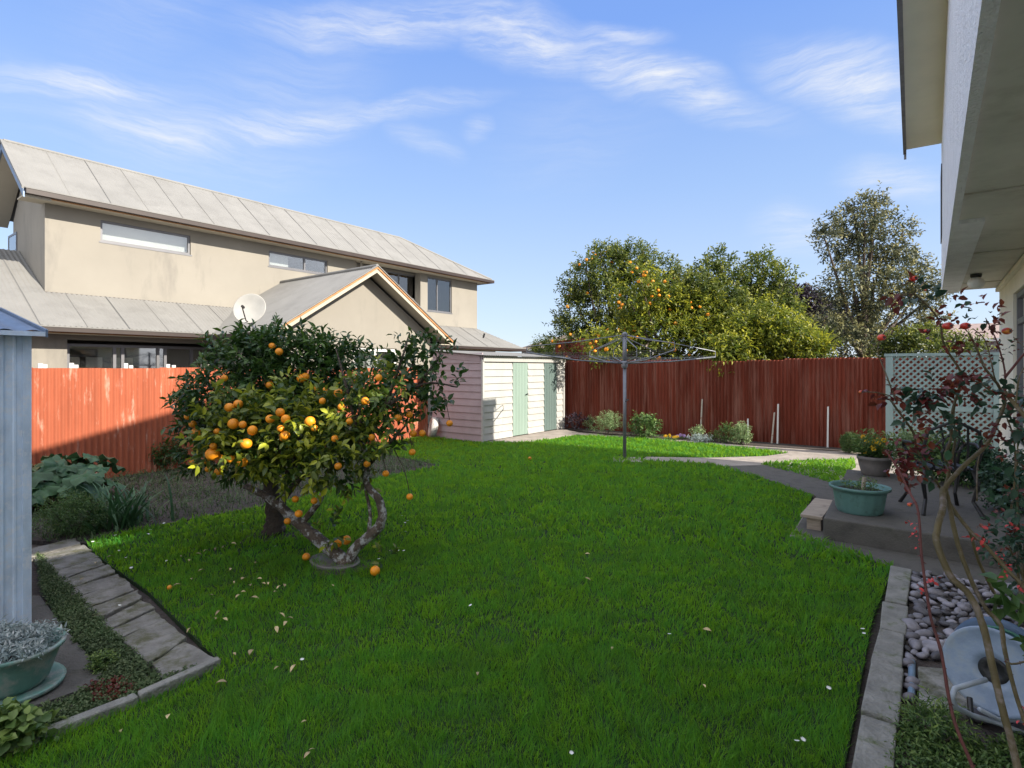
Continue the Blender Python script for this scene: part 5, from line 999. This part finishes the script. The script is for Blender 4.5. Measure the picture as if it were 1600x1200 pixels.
# plants behind the chair and along the house wall
for px, py, wd, hh, m_, lf, lb in ((1480,752,120,70,'leaf_shrub',.06,'leafy green plant mass on the patio behind the black chair'),(1425,735,70,58,'leaf_pale',.055,'variegated pale plant at the foot of the trellis post'),(1535,760,70,62,'leaf_rose',.05,'dark-leaved plant against the house wall beside the trellis'),(1570,800,60,80,'leaf_rose',.045,'dense dark bush at the right edge beneath the house window')):
    shrub(px,py,wd,hh,lb,m_,lf,420,7,.5,.6,z0=PZ,name='patio_plant',cat='plant')
shrub(1350,778,50,16,'thin straggly seedlings sprouting in the fluted green tub','leaf_rose',.03,60,5,.3,z0=PZ+.2,name='seedling',cat='plant') if 0 else None
t = bpy.data.objects['plant_tub']; c = WL[t]; n = 40; a = rng.uniform(0,6.28,n); P = np.c_[c.x+.2*np.cos(a)*rng.uniform(.2,1,n),c.y+.2*np.sin(a)*rng.uniform(.2,1,n),np.full(n,c.z+.2)]; V,Fc,rn = twigs(P,np.c_[rng.normal(0,.5,(n,2)),np.ones(n)],.11,6,.035,.012,False); np_mesh('seedlings',V,Fc,'leaf_shrub',t,rnd=rn)
# low plants at the bottom right corner
cover('ground_cover',[(-.11,1.7),(.45,1.7),(.5,2.9),(.35,3.2),(.06,2.95),(-.11,3.05)],2600,.026,.010,'leaf_shrub',.06,'soft green ground cover at the bottom right beside the kerb',.4)
shrub(1470,1165,90,40,'fresh green tuft in the bottom right bed by the kerb','leaf_shrub',.035,160,7,.2,1.0)
# --- rose bush close to the camera
rz = lambda x, y: (1340+x/3, 400+y/3); rl = lambda x, y: (1340+x/3, 800+y/3)
RB = thing('rose_bush', (.33,1.9,0), 'bare winter rose bush with red hips close to the camera at the right', 'rose')
def cane(pts, d0, d1, r0, r1, m_='cane', name='cane'):
    n = len(pts); P = [D(x,y,d0+(d1-d0)*i/(n-1)) for i,(x,y) in enumerate(pts)]; o = limb(RB,P,[(r0+(r1-r0)*i/(n-1))*.64 for i in range(n)],m_,name,8,4)
    th = MB()
    for i in range(n-1):
        for k in range(2):
            p = P[i].lerp(P[i+1],random.random()); v = Vector([random.uniform(-1,1) for _ in range(3)]).normalized(); th.tube([p,p+v*.012],[.0028,.0003],4)
    th.build('thorns','cane_red',o); return o
trunk = [rl(760,1300),rl(740,1150),rl(680,920),rl(640,760),rl(590,540),rl(530,400),rl(430,290),rl(375,160),rl(370,90),rl(395,0),rz(400,1150),rz(400,1090)]
cane(trunk,1.55,1.95,.015,.016)
cane([rl(790,1000),rl(740,850),rl(690,650),rl(670,530),rl(600,450),rl(520,290),rl(470,150),rl(435,0),rz(420,1130),rz(410,1085)],1.7,1.97,.009,.012)
cane([rl(640,380),rl(600,300),rl(560,210),rl(520,80),rl(450,0),rz(400,1110),rz(370,1060),rz(330,1000),rz(280,920),rz(262,830),rz(200,740),rz(150,670)],2.1,1.85,.009,.005)
cane([rl(860,460),rl(770,340),rl(700,270),rl(600,160),rl(510,70),rz(405,1120)],1.75,1.98,.010,.009)
cane([rl(560,1300),rl(540,1200),rl(470,1030),rl(430,880),rl(390,650),rl(340,480),rl(300,200),rl(285,0),rz(250,1120),rz(230,1080),rz(190,1000),rz(130,910)],1.45,1.75,.0075,.004,'cane_red')
cane([rz(405,1100),rz(430,1060),rz(500,980),rz(600,890),rz(650,790),rz(690,680),rz(655,600),rz(600,530),rz(565,450),rz(520,360)],1.95,1.85,.013,.004)
cane([rz(410,1090),rz(430,1000),rz(410,940),rz(440,850),rz(440,750),rz(475,620),rz(480,540),rz(430,460),rz(400,400),rz(385,310),rz(330,235),rz(260,180),rz(190,185)],1.97,1.85,.009,.003)
cane([rz(440,960),rz(458,850),rz(450,740),rz(470,640)],1.95,1.95,.006,.004)
cane([rz(690,570),rz(780,460),rz(850,400)],1.8,1.7,.006,.005,'cane_red'); cane([rz(690,660),rz(690,540),rz(660,420),rz(630,350),rz(600,290)],1.85,1.85,.005,.002,'cane_red')
cane([rz(690,640),rz(740,700),rz(800,770)],1.85,1.75,.010,.010); cane([rz(655,600),rz(640,560),rz(600,400),rz(540,340)],1.85,1.8,.004,.002); cane([rz(700,620),rz(640,640),rz(560,590),rz(480,590)],1.85,1.9,.005,.003)
cane([rz(180,680),rz(130,545),rz(95,450),rz(105,390)],1.85,1.85,.004,.002); cane([rz(150,655),rz(90,640),rz(20,637)],1.85,1.85,.003,.002); cane([rz(740,700),rz(760,560),rz(810,470),rz(730,380)],1.8,1.8,.004,.002)
cane([rl(670,540),rl(700,700),rl(790,700)],1.75,1.6,.006,.004); cane([rz(720,1190),rz(740,1000),rz(730,850),rz(700,760)],1.9,1.85,.005,.003); cane([rz(560,1150),rz(560,1000),rz(580,900)],2.0,2.0,.004,.002)
for x, y, r in ((262,105,27),(422,328,35),(505,328,33),(700,352,32),(112,382,30),(15,637,15),(320,350,13),(432,275,14),(245,1165,18),(320,160,9)):
    px, py = rz(x,y); c = D(px,py,1.84); mb = MB(); rr = r/6*1.2*1.84/F_PX; mb.ball(c,rr,12,(1.05,1.05,.82)); o = mb.build('hip','hip',RB,smooth=True)
    mb = MB()
    for k in range(5): a = k*1.256; dv = (Rv*math.cos(a)+Vector((0,0,1))*math.sin(a)); p = c-Fv*rr*.95; mb.tube([p,p+dv*rr*.35-Fv*.002,p+dv*rr*.6-Fv*.004],[.0018,.0015,.0004],4)
    mb.build('sepals','dark_trim',o)
def rleaf(L_, m_, n, r_, ll=.042):
    for x, y, s_ in L_:
        px, py = x, y; c = np.array(D(px,py,1.86)); P = c+rng.normal(0,r_*s_,(n,3)); V,Fc,rn = twigs(P,rng.normal(size=(n,3)),.05,4,ll*s_,ll*.62*s_,True,.4,.8); yield V,Fc,rn
def merge(gen, name, m_):
    VV,FF,RN,b = [],[],[],0
    for V,Fc,rn in gen: VV.append(V); FF.append(Fc+b); RN.append(rn); b += len(V)
    np_mesh(name,np.concatenate(VV),np.concatenate(FF),m_,RB,rnd=np.concatenate(RN))
merge(rleaf([rz(x,y)+(s,) for x,y,s in ((310,190,1),(280,632,1.2),(305,690,1.4),(500,660,1.3),(265,740,1),(620,640,1),(340,620,.9),(560,290,.8),(700,450,.5),(440,800,.8),(640,660,.9),(770,650,1),(780,790,1.3),(500,820,.9),(330,980,1),(690,1020,1),(740,1080,1),(600,1060,.6),(700,1150,1))],'leaf_rose',3,.013,.036),'leaves','leaf_rose')
merge(rleaf([rz(x,y)+(s,) for x,y,s in ((205,180,1),(460,260,.9),(480,270,.7),(590,270,.8),(620,310,.8),(380,415,.8),(450,420,.7),(330,670,1.2),(370,680,1),(180,670,1.1),(150,668,.8),(430,600,1),(480,590,1),(540,585,.9),(400,610,.9),(350,770,.8),(230,950,1),(200,930,1),(260,970,.9),(330,930,.8),(170,1040,.8),(680,780,.8),(720,800,.8),(700,900,.7),(240,1060,.8),(690,410,.5),(685,450,.5),(590,620,.8),(540,380,.6),(390,1000,.6),(310,900,.8),(280,960,.9),(220,880,.8))],'leaf_red',3,.014,.034),'leaves','leaf_red')
merge(rleaf([rl(x,y)+(s,) for x,y,s in ((655,355,1.5),(725,375,1.7),(780,600,1))],'leaf_shrub',2,.008,.05),'leaves','leaf_shrub')
merge(rleaf([rl(x,y)+(s,) for x,y,s in ((612,105,.8),(605,120,.8),(695,215,.7),(710,240,.7),(280,328,.7),(300,330,.6),(750,960,.9),(770,330,.8),(285,60,.6),(295,150,.5),(770,80,.8))],'leaf_red',2,.006,.022),'leaves','pinkred')
# red-leaved twigs and foliage at the far right
RB2 = thing('rose_bush', D(1640,900,2.6).xy.to_3d(), 'second leafy rose bush at the right edge in front of the house wall', 'rose')
bl = pxb([(1590,690,28),(1600,740,30),(1590,800,34),(1600,850,36),(1575,850,22),(1600,620,16),(1610,900,30)],2.6,.15); crown(RB2,bl,120,.09,6,.035,.02,'leaf_rose',True,.2,.5,.3); crown(RB2,bl,40,.09,5,.03,.018,'leaf_red',True,.2,.5,.3)
b_ = WL[RB2]
for b in bl: limb(RB2,[b_+Vector((random.uniform(-.05,.05),0,0)),b_.lerp(Vector(b[0]),.5)+Vector((random.uniform(-.05,.05),0,.1)),b[0]],[.008,.006,.003],'cane','cane',6)
